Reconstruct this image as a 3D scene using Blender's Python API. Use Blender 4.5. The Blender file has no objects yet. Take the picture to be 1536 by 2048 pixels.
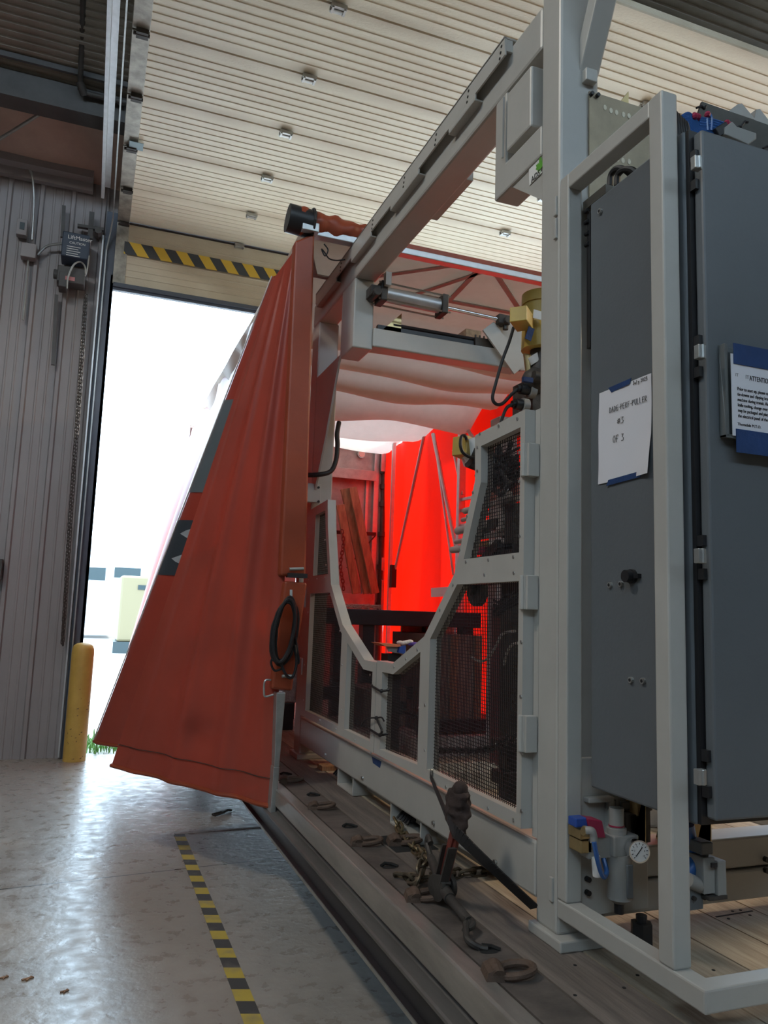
import bpy, bmesh, math, random
from mathutils import Vector, Matrix
from mathutils.geometry import tessellate_polygon
random.seed(7)
S = bpy.context.scene
COL = S.collection
PI = math.pi
# ------------------------------------------------------------------ camera
CAM_H = 1.5
FPX, YAW, PIT, ROL = 1554.7, 0.356715, 0.131791, 0.0342485
_cy, _sy = math.cos(YAW), math.sin(YAW)
FW = Vector((_sy*math.cos(PIT), _cy*math.cos(PIT), math.sin(PIT)))
_r = Vector((_cy, -_sy, 0)); _u = _r.cross(FW)
RT = math.cos(ROL)*_r + math.sin(ROL)*_u
UP = -math.sin(ROL)*_r + math.cos(ROL)*_u
cam = bpy.data.cameras.new('camera'); cam_o = bpy.data.objects.new('camera', cam); COL.objects.link(cam_o)
cam_o.matrix_world = Matrix(((RT.x, UP.x, -FW.x, 0), (RT.y, UP.y, -FW.y, 0), (RT.z, UP.z, -FW.z, CAM_H), (0, 0, 0, 1)))
cam.sensor_fit = 'VERTICAL'; cam.sensor_height = 36.0; cam.lens = FPX/2048*36.0; cam.clip_end = 300; cam.clip_start = 0.05
S.camera = cam_o

def P(px, py, x=None, y=None, z=None):
    """point of the place seen along this direction on a given wall, side or height"""
    d = (px-768)/FPX*RT - (py-1024)/FPX*UP + FW
    t = x/d.x if x is not None else (y/d.y if y is not None else (z-CAM_H)/d.z)
    return Vector((0, 0, CAM_H)) + d*t
# ------------------------------------------------------------------ light
S.view_settings.view_transform = 'Standard'; S.view_settings.look = 'None'
S.view_settings.gamma = 1.0; S.view_settings.use_curve_mapping = False
S.view_settings.exposure = 0.4
S.cycles.use_denoising = True; S.cycles.denoising_prefilter = 'ACCURATE'
S.cycles.max_bounces = 10; S.cycles.diffuse_bounces = 6; S.cycles.transmission_bounces = 8
S.cycles.sample_clamp_indirect = 8.0
w = bpy.data.worlds.new('sky'); S.world = w; w.use_nodes = True
bg = w.node_tree.nodes['Background']; bg.inputs[0].default_value = (0.62, 0.82, 1.0, 1); bg.inputs[1].default_value = 7.5

def light(name, kind, loc, power, color, size=1.0, size_y=None, aim=None, portal=False, angle=None):
    l = bpy.data.lights.new(name, kind); l.energy = power; l.color = color
    o = bpy.data.objects.new(name, l); COL.objects.link(o); o.location = loc
    if kind == 'AREA':
        l.size = size
        if size_y: l.shape = 'RECTANGLE'; l.size_y = size_y
        if portal: l.cycles.is_portal = True
    if kind == 'POINT': l.shadow_soft_size = size
    if angle: l.angle = angle
    if aim is not None:
        o.rotation_euler = (Vector(aim)-Vector(loc)).to_track_quat('-Z', 'Y').to_euler()
    return o
# low sun from the right, coming in through the bay door in the right wall
sd = Vector((1.0, 0.12, 0.42)).normalized()
light('sun', 'SUN', (20, 4, 10), 6.0, (1.0, 0.90, 0.76), angle=math.radians(1.0)).rotation_euler = sd.to_track_quat('Z', 'Y').to_euler()
light('front_door_portal', 'AREA', (3.14, 8.75, 2.5), 1, (1, 1, 1), 6.3, 5.0, aim=(3.14, 0, 2.5), portal=True)
light('side_door_portal', 'AREA', (9.1, 7.65, 2.8), 1, (1, 1, 1), 1.5, 5.6, aim=(0, 7.65, 2.8), portal=True)
WARM = (1.0, 0.80, 0.55); NEUT = (0.95, 0.97, 1.0)
FILL_LAMPS = [((8.0, 2.6, 5.5), 420, WARM), ((6.0, -5.5, 7.0), 5, WARM), ((-2.4, -3.6, 7.0), 5, WARM), ((-2.9, 2.6, 6.7), 120, (1.0, .92, .80)), ((1.6, -6.0, 7.0), 4, WARM)]  # unseen area lights added overhead as interior fill
for i, (loc, pw, c) in enumerate(FILL_LAMPS):
    light('fill_light', 'AREA', (loc[0], loc[1], loc[2]-0.02), pw, c, 0.5, 1.1, aim=(loc[0], loc[1], 0))

# ------------------------------------------------------------------ materials
def mat(name, col, rough=0.5, metal=0.0, var=0.0, scale=6.0, col2=None, bump=0.0, bscale=40.0, spec=0.5, stretch=None, coat=0.0):
    m = bpy.data.materials.new(name); m.use_nodes = True
    nt = m.node_tree; n = nt.nodes; L = nt.links
    b = n['Principled BSDF']
    b.inputs['Base Color'].default_value = (*col, 1); b.inputs['Roughness'].default_value = rough
    b.inputs['Metallic'].default_value = metal; b.inputs['Specular IOR Level'].default_value = spec
    b.inputs['Coat Weight'].default_value = coat
    if var > 0 or bump > 0:
        tc = n.new('ShaderNodeTexCoord'); mp = n.new('ShaderNodeMapping'); L.new(tc.outputs['Object'], mp.inputs['Vector'])
        if stretch: mp.inputs['Scale'].default_value = stretch
    if var > 0:
        nz = n.new('ShaderNodeTexNoise'); nz.inputs['Scale'].default_value = scale; nz.inputs['Detail'].default_value = 8; nz.inputs['Roughness'].default_value = 0.65
        L.new(mp.outputs[0], nz.inputs['Vector'])
        rp = n.new('ShaderNodeValToRGB'); rp.color_ramp.elements[0].position = 0.32; rp.color_ramp.elements[1].position = 0.68
        c2 = col2 or tuple(c*(1-var) for c in col)
        rp.color_ramp.elements[0].color = (*c2, 1); rp.color_ramp.elements[1].color = (*col, 1)
        L.new(nz.outputs['Fac'], rp.inputs['Fac']); L.new(rp.outputs['Color'], b.inputs['Base Color'])
    if bump > 0:
        nb = n.new('ShaderNodeTexNoise'); nb.inputs['Scale'].default_value = bscale; nb.inputs['Detail'].default_value = 4
        L.new(mp.outputs[0], nb.inputs['Vector'])
        bp = n.new('ShaderNodeBump'); bp.name = 'Bump'; bp.inputs['Strength'].default_value = bump; bp.inputs['Distance'].default_value = 0.01
        L.new(nb.outputs['Fac'], bp.inputs['Height']); L.new(bp.outputs[0], b.inputs['Normal'])
    return m

def fabric(name, col, tcol, tw, rough=0.45, var=0.15, bump=0.25, bscale=3.0, col2=None):
    """sheet that lets daylight through"""
    m = mat(name, col, rough, var=var, scale=2.5, bump=bump, bscale=bscale, col2=col2)
    nt = m.node_tree; n = nt.nodes; L = nt.links
    tr = n.new('ShaderNodeBsdfTranslucent'); tr.inputs['Color'].default_value = (*tcol, 1)
    mx = n.new('ShaderNodeMixShader'); mx.inputs[0].default_value = tw
    out = n['Material Output']
    L.new(n['Bump'].outputs[0], tr.inputs['Normal']); L.new(n['Principled BSDF'].outputs[0], mx.inputs[1]); L.new(tr.outputs[0], mx.inputs[2]); L.new(mx.outputs[0], out.inputs[0])
    return m

def stripe_mat(name, ca, cb, pitch, direction, rough=0.5, wear=0.0, wearcol=(.3, .3, .3)):
    """hazard tape: two colours alternating along a direction"""
    m = mat(name, ca, rough); nt = m.node_tree; n = nt.nodes; L = nt.links
    tc = n.new('ShaderNodeTexCoord'); dp = n.new('ShaderNodeVectorMath'); dp.operation = 'DOT_PRODUCT'
    dp.inputs[1].default_value = direction; L.new(tc.outputs['Object'], dp.inputs[0])
    dv = n.new('ShaderNodeMath'); dv.operation = 'DIVIDE'; dv.inputs[1].default_value = pitch; L.new(dp.outputs['Value'], dv.inputs[0])
    fr = n.new('ShaderNodeMath'); fr.operation = 'FRACT'; L.new(dv.outputs[0], fr.inputs[0])
    gt = n.new('ShaderNodeMath'); gt.operation = 'GREATER_THAN'; gt.inputs[1].default_value = 0.5; L.new(fr.outputs[0], gt.inputs[0])
    mx = n.new('ShaderNodeMix'); mx.data_type = 'RGBA'; mx.inputs[6].default_value = (*ca, 1); mx.inputs[7].default_value = (*cb, 1)
    L.new(gt.outputs[0], mx.inputs[0])
    nz = n.new('ShaderNodeTexNoise'); nz.inputs['Scale'].default_value = 9; nz.inputs['Detail'].default_value = 6; L.new(tc.outputs['Object'], nz.inputs['Vector'])
    rp = n.new('ShaderNodeValToRGB'); rp.color_ramp.elements[0].position = 0.5; rp.color_ramp.elements[1].position = 0.72
    rp.color_ramp.elements[0].color = (0, 0, 0, 1); rp.color_ramp.elements[1].color = (wear, wear, wear, 1); L.new(nz.outputs['Fac'], rp.inputs['Fac'])
    mw = n.new('ShaderNodeMix'); mw.data_type = 'RGBA'; mw.inputs[7].default_value = (*wearcol, 1)
    L.new(rp.outputs['Color'], mw.inputs[0]); L.new(mx.outputs[2], mw.inputs[6]); L.new(mw.outputs[2], n['Principled BSDF'].inputs['Base Color'])
    return m

M = {}
M['gray'] = mat('gray_machine_paint', (.43, .418, .385), .38, var=.10, scale=5, bump=.05, bscale=25)
M['cabgray'] = mat('cabinet_gray_paint', (.115, .128, .138), .42, var=.08, scale=4, bump=.06, bscale=90)
M['mesh'] = mat('black_wire', (.018, .018, .022), .5, metal=.3)
M['steel'] = mat('bare_steel', (.55, .55, .54), .28, metal=1.0, var=.2, scale=20)
M['dark_steel'] = mat('dark_worn_steel', (.075, .068, .062), .55, metal=.35, var=.45, scale=9, bump=.3, bscale=30)
M['plate_steel'] = mat('scuffed_deck_steel', (.15, .125, .11), .6, metal=.1, var=.6, scale=7, bump=.25, bscale=25)
M['rust'] = mat('rusty_iron', (.13, .085, .062), .75, metal=.2, var=.5, scale=12, bump=.5, bscale=50)
M['track_grey'] = mat('dull_track_steel', (.20, .19, .18), .5, metal=.5, var=.4, scale=9, stretch=(1, .2, 1))
M['galv'] = mat('galvanised_steel', (.48, .49, .48), .38, metal=.75, var=.25, scale=14)
M['alu'] = mat('aluminium', (.62, .63, .64), .42, metal=.7, var=.15, scale=16)
M['dull_alu'] = mat('oxidised_aluminium', (.40, .385, .36), .6, metal=.1, var=.2, scale=10)
M['rail_alu'] = mat('worn_rail_aluminium', (.46, .43, .39), .33, metal=.65, var=.45, scale=9, stretch=(1, .2, 1))
M['wood'] = mat('dirty_deck_plank', (.42, .355, .27), .75, var=.4, scale=4, col2=(.20, .155, .115), bump=.3, bscale=18, stretch=(6, .5, 1))
M['plank'] = mat('rough_timber', (.36, .20, .11), .8, var=.55, scale=5, bump=.5, bscale=22, stretch=(5, 5, .6))
M['osb'] = mat('chipboard', (.42, .30, .19), .85, var=.45, scale=26, bump=.3, bscale=40)
M['black'] = mat('black_plastic', (.012, .012, .014), .45)
M['blackmetal'] = mat('black_painted_steel', (.02, .019, .022), .4, var=.3, scale=8)
M['rubber'] = mat('black_rubber', (.010, .010, .012), .55)
M['yellow'] = mat('motor_yellow', (.52, .37, .085), .42, var=.18, scale=7)
M['bollard'] = mat('bollard_yellow', (.60, .37, .08), .55, var=.25, scale=4, bump=.15)
M['white'] = mat('white_label', (.72, .72, .70), .5)
M['paper'] = mat('paper', (.66, .66, .70), .7, bump=.10, bscale=6)
M['ink'] = mat('black_ink', (.015, .015, .02), .6)
M['greyink'] = mat('faint_ink', (.38, .38, .40), .6)
M['bluetape'] = mat('blue_masking_tape', (.010, .046, .16), .65, var=.3, scale=15, bump=.3, bscale=40)
M['blueplastic'] = mat('blue_plastic', (.02, .07, .32), .4)
M['bluetube'] = mat('blue_air_tube', (.03, .11, .33), .25)
M['redplastic'] = mat('crimson_plastic', (.30, .018, .06), .4)
M['redpaint'] = mat('worn_red_paint', (.19, .035, .025), .55, var=.5, scale=14)
M['brass'] = mat('brass', (.55, .43, .22), .35, metal=.9, var=.2, scale=20)
M['chrome'] = mat('chrome', (.8, .8, .82), .12, metal=1.0)
M['offwhite'] = mat('light_gray_plastic', (.27, .265, .25), .45)
M['cloth'] = mat('dark_brown_cloth', (.045, .028, .024), .95, var=.4, scale=18, bump=.6, bscale=40)
M['door'] = mat('door_panel_paint', (.86, .81, .65), .45, var=.28, scale=1.3, col2=(.68, .60, .46), bump=.22, bscale=110, stretch=(.35, 1, 1))
def door_stains(m):
    """brown grime collected along the section joints"""
    nt = m.node_tree; n = nt.nodes; L = nt.links; b = n['Principled BSDF']; src = b.inputs['Base Color'].links[0].from_socket
    tc = n.new('ShaderNodeTexCoord'); sx = n.new('ShaderNodeSeparateXYZ'); L.new(tc.outputs['Object'], sx.inputs[0])
    a = n.new('ShaderNodeMath'); a.operation = 'ADD'; a.inputs[1].default_value = 8.4-8.485+7.62; L.new(sx.outputs[1], a.inputs[0])
    d = n.new('ShaderNodeMath'); d.operation = 'DIVIDE'; d.inputs[1].default_value = .762; L.new(a.outputs[0], d.inputs[0])
    f = n.new('ShaderNodeMath'); f.operation = 'PINGPONG'; f.inputs[1].default_value = .5; L.new(d.outputs[0], f.inputs[0])
    mr = n.new('ShaderNodeMapRange'); mr.inputs[1].default_value = .0; mr.inputs[2].default_value = .16; mr.inputs[3].default_value = .75; mr.inputs[4].default_value = 0.0; L.new(f.outputs[0], mr.inputs[0])
    nz = n.new('ShaderNodeTexNoise'); nz.inputs['Scale'].default_value = 2.2; nz.inputs['Detail'].default_value = 9; L.new(tc.outputs['Object'], nz.inputs['Vector'])
    mu = n.new('ShaderNodeMath'); mu.operation = 'MULTIPLY'; L.new(mr.outputs[0], mu.inputs[0]); L.new(nz.outputs['Fac'], mu.inputs[1])
    mx = n.new('ShaderNodeMix'); mx.data_type = 'RGBA'; mx.inputs[7].default_value = (.30, .20, .11, 1); L.new(mu.outputs[0], mx.inputs[0]); L.new(src, mx.inputs[6]); L.new(mx.outputs[2], b.inputs['Base Color'])
door_stains(M['door'])
M['door_end'] = mat('door_end_steel', (.45, .42, .36), .45, metal=.3, var=.5, scale=10)
M['wall'] = mat('wall_metal_siding', (.30, .27, .27), .5, var=.2, scale=2.5, bump=.04, stretch=(1, 1, .3))
M['roof'] = mat('roof_decking', (.30, .27, .23), .6, var=.3, scale=3)
M['insul'] = mat('vinyl_insulation', (.50, .36, .30), .55, var=.25, scale=2.0, bump=.5, bscale=4)
M['darkbeam'] = mat('dark_steel_beam', (.085, .08, .078), .55, var=.3, scale=5)
M['jamb'] = mat('jamb_steel', (.085, .10, .13), .45, metal=.2, var=.2, scale=5)
M['tarp'] = fabric('orange_red_tarp', (.37, .070, .045), (.55, .035, .015), .22, rough=.36, var=.2, bump=.5, bscale=2.2)
M['tarp_side'] = fabric('sunlit_red_tarp', (.50, .018, .007), (.52, .0045, .001), .58, rough=.6, var=.12, bump=.9, bscale=3.0)  # lit copy of the cover fabric: sun glow put into a purer red
M['tarp_end'] = fabric('orange_post_sleeve', (.36, .072, .030), (.5, .07, .025), .2, rough=.4, var=.25, bump=.6, bscale=6)
M['roofcloth'] = fabric('white_roof_sheet', (.66, .58, .50), (.62, .54, .46), .30, rough=.6, var=.22, bump=.4, bscale=3, col2=(.50, .41, .33))
M['headboard'] = mat('scuffed_aluminium_panel', (.48, .44, .42), .5, metal=.25, var=.35, scale=6, bump=.1)
M['crate'] = mat('brown_crate_board', (.23, .165, .13), .7, var=.3, scale=3)
M['pit'] = mat('dark_gap', (.01, .01, .01), .9)
M['grass'] = mat('grass', (.12, .30, .05), .6, var=.4, scale=30)
M['outwhite'] = mat('white_cladding', (.42, .44, .46), .5)
M['outdark'] = mat('dark_glazing', (.02, .035, .04), .3)
M['beige'] = mat('beige_paint', (.16, .135, .075), .5)
M['lampglass'] = mat('lamp_lens', (.75, .45, .40), .3)

def floor_material():
    m = mat('polished_concrete', (.27, .245, .225), .38, bump=.22, bscale=22, spec=.5); nt = m.node_tree; n = nt.nodes; L = nt.links
    b = n['Principled BSDF']
    tc = n.new('ShaderNodeTexCoord')
    n1 = n.new('ShaderNodeTexNoise'); n1.inputs['Scale'].default_value = 1.6; n1.inputs['Detail'].default_value = 3; n1.inputs['Roughness'].default_value = .5
    n2 = n.new('ShaderNodeTexNoise'); n2.inputs['Scale'].default_value = 11; n2.inputs['Detail'].default_value = 4; n2.inputs['Roughness'].default_value = .6
    for q in (n1, n2): L.new(tc.outputs['Object'], q.inputs['Vector'])
    mx = n.new('ShaderNodeMath'); mx.operation = 'ADD'; L.new(n1.outputs['Fac'], mx.inputs[0]); L.new(n2.outputs['Fac'], mx.inputs[1])
    rp = n.new('ShaderNodeValToRGB'); e = rp.color_ramp.elements
    e[0].position = .30; e[1].position = .72; e[0].color = (.25, .225, .198, 1); e[1].color = (.38, .345, .305, 1)
    hf = n.new('ShaderNodeMath'); hf.operation = 'MULTIPLY'; hf.inputs[1].default_value = .5; L.new(mx.outputs[0], hf.inputs[0]); L.new(hf.outputs[0], rp.inputs['Fac'])
    # saw-cut control joint across the bay
    sx = n.new('ShaderNodeSeparateXYZ'); L.new(tc.outputs['Object'], sx.inputs[0])
    m1 = n.new('ShaderNodeMath'); m1.operation = 'MULTIPLY'; m1.inputs[1].default_value = .106; L.new(sx.outputs[0], m1.inputs[0])
    m2 = n.new('ShaderNodeMath'); m2.operation = 'SUBTRACT'; L.new(sx.outputs[1], m2.inputs[0]); L.new(m1.outputs[0], m2.inputs[1])
    m3 = n.new('ShaderNodeMath'); m3.operation = 'SUBTRACT'; m3.inputs[1].default_value = 4.771; L.new(m2.outputs[0], m3.inputs[0])
    m4 = n.new('ShaderNodeMath'); m4.operation = 'ABSOLUTE'; L.new(m3.outputs[0], m4.inputs[0])
    m5 = n.new('ShaderNodeMath'); m5.operation = 'LESS_THAN'; m5.inputs[1].default_value = .006; L.new(m4.outputs[0], m5.inputs[0])
    mj = n.new('ShaderNodeMix'); mj.data_type = 'RGBA'; mj.inputs[7].default_value = (.03, .028, .025, 1)
    L.new(m5.outputs[0], mj.inputs[0]); L.new(rp.outputs['Color'], mj.inputs[6]); L.new(mj.outputs[2], b.inputs['Base Color'])
    r2 = n.new('ShaderNodeMapRange'); r2.inputs[1].default_value = .3; r2.inputs[2].default_value = .7; r2.inputs[3].default_value = .20; r2.inputs[4].default_value = .46
    L.new(n2.outputs['Fac'], r2.inputs[0]); L.new(r2.outputs[0], b.inputs['Roughness'])
    return m
M['floor'] = floor_material()

# ------------------------------------------------------------------ mesh helpers
OFF = {}
class MB:
    def __init__(s): s.v = []; s.f = []; s.mi = []; s.cur = 0
    def face(s, idx): s.f.append(idx); s.mi.append(s.cur)
    def box(s, x0, x1, y0, y1, z0, z1):
        b = len(s.v)
        for z in (z0, z1):
            for y in (y0, y1):
                for x in (x0, x1): s.v.append((x, y, z))
        for q in ((0, 2, 3, 1), (4, 5, 7, 6), (0, 1, 5, 4), (1, 3, 7, 5), (3, 2, 6, 7), (2, 0, 4, 6)): s.face([b+i for i in q])
        return s
    def hexa(s, lo, hi):
        """solid between two loops of equal length"""
        b = len(s.v); n = len(lo)
        s.v += [tuple(p) for p in lo] + [tuple(p) for p in hi]
        s.face([b+i for i in range(n)][::-1]); s.face([b+n+i for i in range(n)])
        for i in range(n): s.face([b+i, b+(i+1) % n, b+n+(i+1) % n, b+n+i])
        return s
    def bar(s, p0, p1, w, h, upv=(0, 0, 1)):
        p0 = Vector(p0); p1 = Vector(p1); d = (p1-p0).normalized(); u = Vector(upv)
        if abs(d.dot(u)) > .98: u = Vector((0, 1, 0))
        a = d.cross(u).normalized(); c = a.cross(d).normalized()
        def loop(p): return [p+a*w/2+c*h/2, p-a*w/2+c*h/2, p-a*w/2-c*h/2, p+a*w/2-c*h/2]
        return s.hexa(loop(p0), loop(p1))
    def cyl(s, p0, p1, r, n=16, r2=None):
        p0 = Vector(p0); p1 = Vector(p1); d = (p1-p0).normalized(); u = Vector((0, 0, 1)) if abs(d.z) < .9 else Vector((0, 1, 0))
        a = d.cross(u).normalized(); c = a.cross(d); r2 = r if r2 is None else r2
        def loop(p, q): return [p+(a*math.cos(2*PI*i/n)+c*math.sin(2*PI*i/n))*q for i in range(n)]
        return s.hexa(loop(p0, r), loop(p1, r2))
    def tube(s, pts, r, n=8, closed=False):
        pts = [Vector(p) for p in pts]; m = len(pts); b = len(s.v); prev = None
        for i, p in enumerate(pts):
            if closed: d = pts[(i+1) % m]-pts[i-1]
            else: d = pts[min(i+1, m-1)]-pts[max(i-1, 0)]
            d.normalize()
            if prev is None:
                u = Vector((0, 0, 1)) if abs(d.z) < .9 else Vector((0, 1, 0)); a = d.cross(u).normalized()
            else:
                a = prev - d*prev.dot(d)
                a = a.normalized() if a.length > 1e-6 else d.orthogonal().normalized()
            prev = a; c = d.cross(a)
            rr = r[i] if isinstance(r, (list, tuple)) else r
            for k in range(n): s.v.append(tuple(p+(a*math.cos(2*PI*k/n)+c*math.sin(2*PI*k/n))*rr))
        for i in range(m if closed else m-1):
            j = (i+1) % m
            for k in range(n): s.face([b+i*n+k, b+i*n+(k+1) % n, b+j*n+(k+1) % n, b+j*n+k])
        if not closed:
            s.face([b+k for k in range(n)][::-1]); s.face([b+(m-1)*n+k for k in range(n)])
        return s
    def prism(s, poly, axis, a0, a1):
        def pt(p, a): return (a, p[0], p[1]) if axis == 'x' else ((p[0], a, p[1]) if axis == 'y' else (p[0], p[1], a))
        return s.hexa([pt(p, a0) for p in poly], [pt(p, a1) for p in poly])
    def plate(s, outer, holes, x0, x1):
        """flat plate in the YZ plane with holes, thickness x0..x1"""
        loops = [outer]+holes; flat = [p for l in loops for p in l]
        tri = tessellate_polygon([[Vector((p[0], p[1], 0)) for p in l] for l in loops])
        b = len(s.v); n = len(flat)
        s.v += [(x0, p[0], p[1]) for p in flat]+[(x1, p[0], p[1]) for p in flat]
        for t in tri: s.face([b+i for i in t]); s.face([b+n+i for i in t][::-1])
        k = 0
        for l in loops:
            m = len(l)
            for i in range(m): s.face([b+k+i, b+k+(i+1) % m, b+n+k+(i+1) % m, b+n+k+i])
            k += m
        return s
    def grid(s, fn, nu, nv):
        b = len(s.v)
        for i in range(nu+1):
            for j in range(nv+1): s.v.append(tuple(fn(i/nu, j/nv)))
        for i in range(nu):
            for j in range(nv):
                q = b+i*(nv+1)+j; s.face([q, q+1, q+nv+2, q+nv+1])
        return s
    def ball(s, c, r, n=10, sq=(1, 1, 1)):
        b = len(s.v); c = Vector(c); m = n//2
        for i in range(m+1):
            t = PI*i/m
            for k in range(n):
                s.v.append((c.x+r*sq[0]*math.sin(t)*math.cos(2*PI*k/n), c.y+r*sq[1]*math.sin(t)*math.sin(2*PI*k/n), c.z+r*sq[2]*math.cos(t)))
        for i in range(m):
            for k in range(n): s.face([b+i*n+k, b+i*n+(k+1) % n, b+(i+1)*n+(k+1) % n, b+(i+1)*n+k])
        return s
    def build(s, name, mats, parent=None, smooth=False, bevel=0.0, angle=40):
        if not isinstance(mats, (list, tuple)): mats = [mats]
        off = OFF.get(parent, Vector((0, 0, 0)))
        me = bpy.data.meshes.new(name); me.from_pydata([tuple(Vector(p)-off) for p in s.v], [], s.f); me.update()
        for m in mats: me.materials.append(m)
        me.polygons.foreach_set('material_index', s.mi)
        bm = bmesh.new(); bm.from_mesh(me)
        bmesh.ops.remove_doubles(bm, verts=bm.verts, dist=1e-6)
        bmesh.ops.recalc_face_normals(bm, faces=bm.faces); bm.to_mesh(me); bm.free()
        if smooth:
            me.polygons.foreach_set('use_smooth', [True]*len(me.polygons)); me.set_sharp_from_angle(angle=math.radians(angle))
        o = bpy.data.objects.new(name, me); COL.objects.link(o)
        if parent is not None: o.parent = parent; OFF[o] = off
        else: OFF[o] = Vector((0, 0, 0))
        if bevel:
            md = o.modifiers.new('edge', 'BEVEL'); md.width = bevel; md.segments = 2; md.limit_method = 'ANGLE'; md.angle_limit = math.radians(50)
        return o

def tag(o, label=None, cat=None, group=None, kind=None):
    if label: o['label'] = label
    if cat: o['category'] = cat
    if group: o['group'] = group
    if kind: o['kind'] = kind
    return o
def thing(name, loc, label, cat, group=None):
    o = bpy.data.objects.new(name, None); COL.objects.link(o); o.location = loc; o.empty_display_size = .1
    OFF[o] = Vector(loc)
    return tag(o, label, cat, group)
def copy_tree(o, delta, label=None):
    """copy of a thing with copies of its parts and sub-parts"""
    c = o.copy(); COL.objects.link(c); c.location = o.location+Vector(delta)
    if label: c['label'] = label
    for ch in list(o.children):
        k = ch.copy(); COL.objects.link(k); k.parent = c
        for g in list(ch.children):
            q = g.copy(); COL.objects.link(q); q.parent = k
    return c
def smooth_path(pts, n=6):
    pts = [Vector(p) for p in pts]; out = []
    for i in range(len(pts)-1):
        p0 = pts[max(i-1, 0)]; p1 = pts[i]; p2 = pts[i+1]; p3 = pts[min(i+2, len(pts)-1)]
        for k in range(n):
            t = k/n
            out.append(.5*((2*p1)+(p2-p0)*t+(2*p0-5*p1+4*p2-p3)*t*t+(3*p1-p0-3*p2+p3)*t*t*t))
    return out+[pts[-1]]
def text_mesh(name, body, size, origin, right, up, m, parent, extrude=0.0004, shear=0.0, align='LEFT', sx=1.0):
    cu = bpy.data.curves.new('t', 'FONT'); cu.body = body; cu.size = size; cu.extrude = extrude; cu.shear = shear; cu.align_x = align
    t = bpy.data.objects.new('t', cu); COL.objects.link(t)
    dg = bpy.context.evaluated_depsgraph_get()
    me = bpy.data.meshes.new_from_object(t.evaluated_get(dg)); bpy.data.objects.remove(t); me.name = name
    r = Vector(right).normalized(); u = Vector(up).normalized(); nrm = r.cross(u)
    off = OFF.get(parent, Vector((0, 0, 0))); o0 = Vector(origin)-off
    for v in me.vertices: v.co = o0+r*v.co.x*sx+u*v.co.y+nrm*v.co.z
    me.materials.clear(); me.materials.append(m)
    o = bpy.data.objects.new(name, me); COL.objects.link(o)
    if parent is not None: o.parent = parent
    return o
STROKES = {  # simple hand-drawn capitals in a unit cell
 'D': [[(0, 0), (.05, 1), (.45, .85), (.6, .5), (.4, .1), (0, 0)]], 'A': [[(0, 0), (.3, 1), (.6, 0)], [(.1, .38), (.5, .38)]],
 'E': [[(.55, 1), (.05, .95), (0, .5), (.05, 0), (.55, .05)], [(.02, .5), (.45, .52)]], 'P': [[(0, 0), (.06, 1), (.45, .95), (.5, .65), (.05, .5)]],
 'R': [[(0, 0), (.06, 1), (.45, .95), (.45, .6), (.05, .5), (.55, 0)]], 'F': [[(0, 0), (.05, 1), (.55, 1)], [(.03, .5), (.4, .55)]],
 'U': [[(0, 1), (.03, .2), (.25, 0), (.48, .2), (.5, 1)]], 'L': [[(.05, 1), (0, 0), (.45, .02)]], '-': [[(.05, .45), (.45, .5)]],
 '#': [[(.15, .1), (.3, .9)], [(.4, .1), (.55, .9)], [(0, .35), (.65, .4)], [(.05, .62), (.7, .68)]],
 '3': [[(.05, .95), (.55, .95), (.25, .58), (.55, .4), (.45, .05), (0, .05)]], 'O': [[(.3, 1), (.02, .6), (.1, .08), (.4, .02), (.58, .5), (.45, .95), (.3, 1)]],
 'J': [[(.1, 1), (.6, 1)], [(.4, 1), (.35, .15), (.15, 0), (0, .2)]], 'u': [[(0, .55), (.05, .1), (.25, .05), (.4, .5), (.42, .05)]], 'l': [[(.1, 1), (.05, .05), (.2, .05)]],
 'y': [[(0, .55), (.2, .15), (.42, .55), (.15, -.35), (0, -.3)]], '2': [[(0, .75), (.25, 1), (.45, .75), (0, .02), (.55, .05)]],
 '0': [[(.25, 1), (.02, .5), (.22, 0), (.46, .5), (.25, 1)]], '5': [[(.5, 1), (.1, 1), (.05, .55), (.4, .55), (.45, .15), (.2, 0), (0, .1)]], ' ': []}
def handwriting(mb, s, origin, right, up, h, sx=.8, r=.0008):
    x = 0; right = Vector(right); up = Vector(up); origin = Vector(origin)
    for ch in s:
        for st in STROKES[ch]:
            mb.tube([origin+right*(x+p[0]*h*sx)+up*(p[1]*h) for p in st], r, 5)
        x += h*sx*(.82 if ch != '-' else .62) if ch != ' ' else h*.4
def chain_mesh(pts, L=.055, wd=.036, r=.0065, wob=.25):
    """links threaded along a path"""
    mb = MB(); pts = [Vector(p) for p in pts]
    segs = []; d = 0
    for a, b in zip(pts, pts[1:]): segs.append((d, a, b)); d += (b-a).length
    n = int(d/(L*.72))
    for k in range(n):
        t = (k+.5)*d/n
        for d0, a, b in segs[::-1]:
            if t >= d0: break
        ln = (b-a).length or 1; c = a+(b-a)*min(1, (t-d0)/ln); ax = (b-a).normalized()
        ref = Vector((0, 0, 1)) if abs(ax.z) < .8 else Vector((1, 0, 0))
        s1 = ax.cross(ref).normalized(); s2 = ax.cross(s1)
        ang = (PI/4 if k % 2 else -PI/4)+random.uniform(-wob, wob)
        s = s1*math.cos(ang)+s2*math.sin(ang)
        ring = []
        for q in range(14):
            th = 2*PI*q/14; ex = math.cos(th); ey = math.sin(th)
            ring.append(c+ax*(ex*wd*.42+(L/2-wd*.42)*(1 if ex > 0 else -1))+s*ey*wd*.42)
        mb.tube(ring, r, 6, closed=True)
    return mb

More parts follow.
